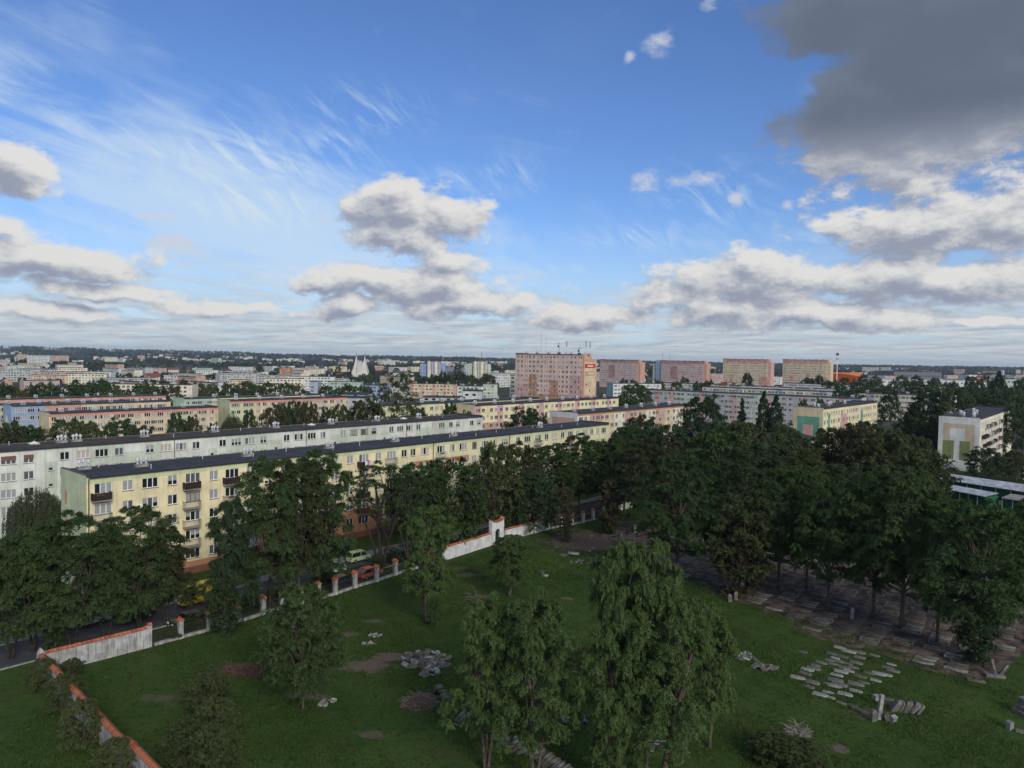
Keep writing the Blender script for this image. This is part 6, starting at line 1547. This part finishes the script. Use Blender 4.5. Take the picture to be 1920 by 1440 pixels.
def domino(label_one, group, a, b, n, h_=1.0, lean=.75, js=(0, 1, 3, 0)):
    pa, pb = G(*a), G(*b); d = (pb-pa); yw = math.atan2(d.y, d.x)
    for k in range(n):
        p = pa.lerp(pb, (k+.5)/n); o = inst('leaning_headstone', HEAD[rg.choice(js)][rg.randrange(3)], None, (p.x+rg.uniform(-.15, .15), p.y+rg.uniform(-.15, .15), .42), 0); s_ = rg.uniform(.85, 1.15)*h_
        o.scale = (s_, s_*1.2, s_); o.rotation_euler = Matrix.Rotation(yw, 3, 'Z').to_euler(); 
        M_ = Matrix.Rotation(yw+rg.gauss(0, .06), 3, 'Z') @ Matrix.Rotation(-lean+rg.gauss(0, .10), 3, 'Y'); o.rotation_euler = M_.to_euler(); tag(o, label_one, 'headstone', group=group)
domino('headstone leaning in the long slanting row that starts by the brown brush heap', 'long leaning row upper part', (818, 1296), (838, 1318), 8, .9)
domino('headstone leaning in the middle stretch of the long row under the three-stemmed robinia', 'long leaning row middle part', (862, 1350), (915, 1375), 14)
domino('headstone leaning in the lower stretch of the long row', 'long leaning row lower part', (930, 1382), (985, 1415), 18)
domino('headstone leaning in the last stretch of the long row at the bottom edge', 'long leaning row last part', (990, 1412), (1070, 1462), 20)
domino('slab standing on edge in the short row right of the leaning pillar', 'short row of slabs on edge', (1676, 1331), (1727, 1338), 12, .95, .95)
domino('white headstone in the little row under the forked robinia', 'little white row', (1258, 1332), (1292, 1340), 8, .7, .6, (2, 2, 0))
# monument group at the right
stone('tall pale pillar leaning over the grave group at the right', 1647, 1348, 2.3, .34, .30, SLM[2], .10, kind='slab')
mb = MB(); mb.box(-.25, -.22, 0, .25, .22, .42); tag(mb.build('stone_block', SLM[2], None, G(1643, 1322)+Vector((0, 0, .55)), .2), 'white block beside the top of the leaning pillar', 'stone block')
stone('small grey headstone standing left of the leaning pillar', 1638, 1352, 1.05, .48, .3, SLM[0], .03, kind='stele')
stone('dark slanted headstone right of the leaning pillar', 1665, 1352, .8, .45, .2, SLM[1], -.35, kind='stele')
mb = MB(); mb.box(-.3, -.2, 0, .3, .2, .55); o = tag(mb.build('stone_block', SLM[2], None, G(1673, 1352), .5), 'pale tilted block at the right foot of the leaning pillar', 'stone block'); o.rotation_euler.x = .35
slab_at('large mossy slab lying flat left of the leaning pillar', 1620, 1335, FL[3][1], lawn_yaw, -.02, sc=1.1)
slab_at('dark slab lying behind the leaning pillar', 1655, 1312, FL[1][1], lawn_yaw, .02, sc=1.0)
slab_at('second dark slab lying behind the leaning pillar', 1665, 1322, FL[3][2], lawn_yaw, .02, sc=1.0)
slab_at('white kerb frame of a single grave at the edge of the soil', 1797, 1235, KERBG[0], lawn_yaw-.1, .02, sc=1.25, nm='grave_kerb', cat='grave')
p = G(1864, 1268)
mb = MB(); mb.box(-.9, -.5, 0, .9, .5, .3); mb.tube([(.1, 0, .3), (-.25, .1, 1.8)], .17, 4); mb.tube([(.6, 0, .3), (1.3, .1, 1.3)], .17, 4); tag(mb.build('ruined_monument', SLM[0], None, p, -.2), 'ruined grave monument with two crossed leaning posts at the right edge of the soil', 'monument')
slab_at('fallen log-like stone beside the ruined monument', 1830, 1278, FL[3][0], -.35, 0, sc=.9)
# fallen grey stones by the largest ash
slab_at('pale beam lying across the stones beside the largest ash', 1795, 1130, FL[2][0], -.35, .35, rx=.2, sc=1.15)
slab_at('second pale beam leaning on the first beside the largest ash', 1812, 1142, FL[2][1], -1.0, .3, ry=.35, sc=1.0)
# stepped pedestal and square bollard with kerb at the right edge
p = G(1921, 1338); ped = empty('grave_pedestal', p, .25, label='stepped grey pedestal cut by the right picture edge', cat='pedestal')
for k, (w, z0, z1) in enumerate(((1.5, -.1, .35), (1.1, .351, .75), (.75, .751, 1.5))):
    mb = MB(); mb.box(-w/2, -w/2, z0, w/2, w/2, z1); mb.build('step', SLM[0], ped)
p = G(1893, 1367); mb = MB(); mb.box(-.22, -.22, -.1, .22, .22, .62); mb.prism([(-.24, .621), (.24, .621), (.2, .7), (-.2, .7)], -.24, .24); o = tag(mb.build('stone_post', SLM[2], None, p, .3), 'squat pale stone post at the end of a kerb, lower right', 'post')
p = G(1904, 1372); mb = MB(); mb.box(0, -.12, -.1, 4, .12, .28); tag(mb.build('grave_kerb', SLM[0], None, p, -.5), 'long grey kerb running from the squat post out of the picture', 'kerb')
# brushwood heaps
TWG = mat('twigs', (.20, .155, .13), .95, .4, 4.0); TWD = mat('twigs_rusty', (.15, .085, .065), .95, .4, 4.0)
def brush(label, px, py, rx, ry, h_, n, m, ln_=1.2, seed=1, name='brush_heap'):
    R_ = random.Random(seed); mb = MB(); c_ = G(px, py)
    for k in range(n):
        a = R_.uniform(0, 6.28); q = R_.random()**.5; x, y = math.cos(a)*q*rx, math.sin(a)*q*ry; z = h_*(1-q**2)*R_.random()
        b_ = R_.uniform(0, 6.28); e = R_.uniform(-.25, .7); l = ln_*R_.uniform(.3, 1.0)
        mid = (x+math.cos(b_)*l*.5, y+math.sin(b_)*l*.5, z+e*l*.5+R_.uniform(0, .1)); end = (x+math.cos(b_+.3)*l, y+math.sin(b_+.3)*l, max(0, z+e*l*.8))
        mb.tube([(x, y, z), mid, end], [.034, .026, .012], 3, cap=False)
    tag(mb.build(name, m, None, c_), label, 'brush heap')
brush('rusty brown heap of cut brush on the left of the lawn', 462, 1262, 3.0, 1.1, .8, 520, TWD, 1.3, 1)
brush('domed heap of brown cut brush below the headstone pile', 785, 1322, 1.5, 1.1, 1.1, 520, TWG, .9, 2)
brush('small pile of pale branches on the lawn near the portal robinia', 892, 1125, .9, .6, .9, 60, TWG, 1.8, 3)
brush('heap of bleached twigs and roots at the lower right', 1492, 1378, .9, .6, .8, 130, mat('twigs_pale', (.28, .25, .22), .95, .3, 4.0), 1.1, 4)
mb = MB(); mb.tube([(0, 0, 0), (.05, 0, .5), (.12, .03, .95)], [.11, .08, .06], 6); tag(mb.build('tree_stump', BARKD, None, G(243, 1277)), 'short dark stump standing in the lawn behind the wall corner', 'stump')

# ------------------------------------------------------------------ market stalls at the right
PGR = mat('shutter_green', (.02, .10, .05), .6, .2, 1.0); PWM = mat('stall_frame', (.62, .64, .64), .5, .1); PRF = mat('stall_roof', (.50, .53, .58), .5, .35, .8, streak=.3)
def stalls(label, a, b, h_, dep, n, roofm, wallm, dz=.9):
    d = b-a; L_ = d.length; yw = math.atan2(d.y, d.x); r_ = empty('market_stall', a, yw, label=label, cat='stall')
    w = L_/n
    for k in range(n):
        mb = MB(); mb.box(k*w+.12, .05, .1, (k+1)*w-.12, .12, h_-.25)
        for q in range(7): mb.box(k*w+.12, .03, .2+q*.3, (k+1)*w-.12, .049, .22+q*.3)
        mb.build('shutter', wallm, r_)
        mb = MB(); mb.box(k*w-.08, -.02, 0, k*w+.08, .2, h_); mb.build('post', PWM, r_)
        mb = MB(); mb.v += [(k*w+.03, -.7, h_), ((k+1)*w-.03, -.7, h_), ((k+1)*w-.03, dep, h_+dz), (k*w+.03, dep, h_+dz), (k*w+.03, -.7, h_+.08), ((k+1)*w-.03, -.7, h_+.08), ((k+1)*w-.03, dep, h_+dz+.08), (k*w+.03, dep, h_+dz+.08)]
        for f in ((0, 3, 2, 1), (4, 5, 6, 7), (0, 1, 5, 4), (1, 2, 6, 5), (2, 3, 7, 6), (3, 0, 4, 7)): mb.f.append(f); mb.m.append(0)
        mb.build('roof_panel', roofm, r_)
    mb = MB(); mb.box(0, .2, 0, L_, dep-.1, h_-.05); mb.build('wall', wallm, r_)
    mb = MB(); mb.box(0, -.06, h_-.24, L_, .04, h_-.02); mb.build('beam', PWM, r_)
def at_h(px, py, z): g = G(px, py, z); return Vector((g.x, g.y, ztr(g.x, g.y)))
stalls('long market stall with green shutters, white posts and a pale metal roof, the far one', at_h(1763, 893, 4), at_h(1925, 917, 4), 2.5, 5.0, 6, PRF, PGR)
stalls('nearer market stall with a ribbed white roof half hidden by leaves', at_h(1768, 907, 4.2), at_h(1850, 922, 4.2), 2.7, 4.0, 5, PRF, PGR, .5)
stalls('grey stall with a dark mottled roof at the right picture edge', at_h(1880, 922, 4.2), at_h(1960, 934, 4.2), 2.7, 4.0, 4, CONC, PGR, .5)

# street lamps in the estate
for k, (px, yt, D, lb) in enumerate(((1405, 763, 205, 'grey street lamp among the trees below the pink striped block'), (1171, 745, 330, 'street lamp in front of the dark trees behind the yellow block'), (1918, 783, 200, 'curved lamp at the right edge by the off-white block'))):
    p = AD(px, D, 0); p.z = ztr(p.x, p.y); zt = ZAT(px, yt, D); r_ = empty('street_lamp', p, 0, label=lb, cat='street lamp')
    mb = MB(); hh_ = zt-p.z; mb.tube([(0, 0, 0), (0, 0, hh_*.95), (.3, 0, hh_), (1.1, 0, hh_+.1)], [.12, .08, .06, .05], 6); mb.build('lamp_post', METAL, r_)
    mb = MB(); mb.box(.9, -.14, hh_+.02, 1.6, .14, hh_+.16); mb.build('lamp_head', METAL, r_)

# ------------------------------------------------------------------ grass tufts, uncountable
r = np.random.default_rng(12)
def grass(name, n, seed, box, ln_, wd_, m, label):
    r = np.random.default_rng(seed); x = r.uniform(box[0], box[2], n*2); y = r.uniform(box[1], box[3], n*2)
    rel = np.stack([x-C0.x, y-C0.y], 1); nn = rel[:, 0]*N.x+rel[:, 1]*N.y
    ok = (nn < -.3) & (np.abs(x/y) < .74)
    soil_line = lambda x_, y_: (x_-26.6)*.84+(y_-105.7)*.54 > 2.0
    ok &= ~(soil_line(x, y) & (r.random(n*2) < .97)) 
    clump = np.sin(x*1.3)*np.sin(y*1.1+x*.4)+np.sin(x*.31+y*.23)+r.normal(0, .6, n*2); ok &= clump > (-.3 if n > 30000 else 1.15)
    for (cx, cy, rx, ry, w) in PATCH: ok &= ~((((x-cx)/rx)**2+((y-cy)/ry)**2 < .5) & (r.random(n*2) < w*.95))
    x, y = x[ok][:n], y[ok][:n]; n = len(x)
    P = np.stack([x, y, np.zeros(n)], 1); A = np.stack([r.normal(0, .45, n), r.normal(0, .45, n), np.ones(n)], 1); Nn = unit(np.stack([r.normal(0, 1, n), r.normal(0, 1, n), np.zeros(n)], 1))
    return tag(inst(name, leaves_mesh(name, P, A, Nn, ln_*(.5+r.random(n)), wd_*(.6+.8*r.random(n)), m)), label, 'grass', kind='stuff')
L_GRASS = leaf_mat('grass_blades', (0.031, 0.069, 0.009), (0.061, 0.106, 0.018), .3, .12)
grass('grass', 150000, 1, (-42, 48, 62, 108), .12, .10, L_GRASS, 'short grass of the cemetery lawn')
grass('weeds', 26000, 3, (-42, 48, 60, 130), .30, .07, L_GRASS, 'taller weeds and tufts in the lawn')
grass('grass', 60000, 2, (-30, 105, 45, 165), .16, .16, L_GRASS, 'short grass of the farther lawn')

# ------------------------------------------------------------------ air
hzm = bpy.data.materials.new('haze'); hzm.use_nodes = True; t = hzm.node_tree; t.nodes.clear()
pv = t.nodes.new('ShaderNodeVolumePrincipled'); pv.inputs['Color'].default_value = (.72, .82, .95, 1); pv.inputs['Density'].default_value = 0.5/9000; pv.inputs['Anisotropy'].default_value = 0.2
oo = t.nodes.new('ShaderNodeOutputMaterial'); t.links.new(pv.outputs[0], oo.inputs['Volume'])
mb = MB(); mb.box(-17000, -150, -14, 17000, 12500, 110); hb = mb.build('haze', hzm); hb['kind'] = 'stuff'; hb['label'] = 'thin haze over the town'; hb['category'] = 'haze'
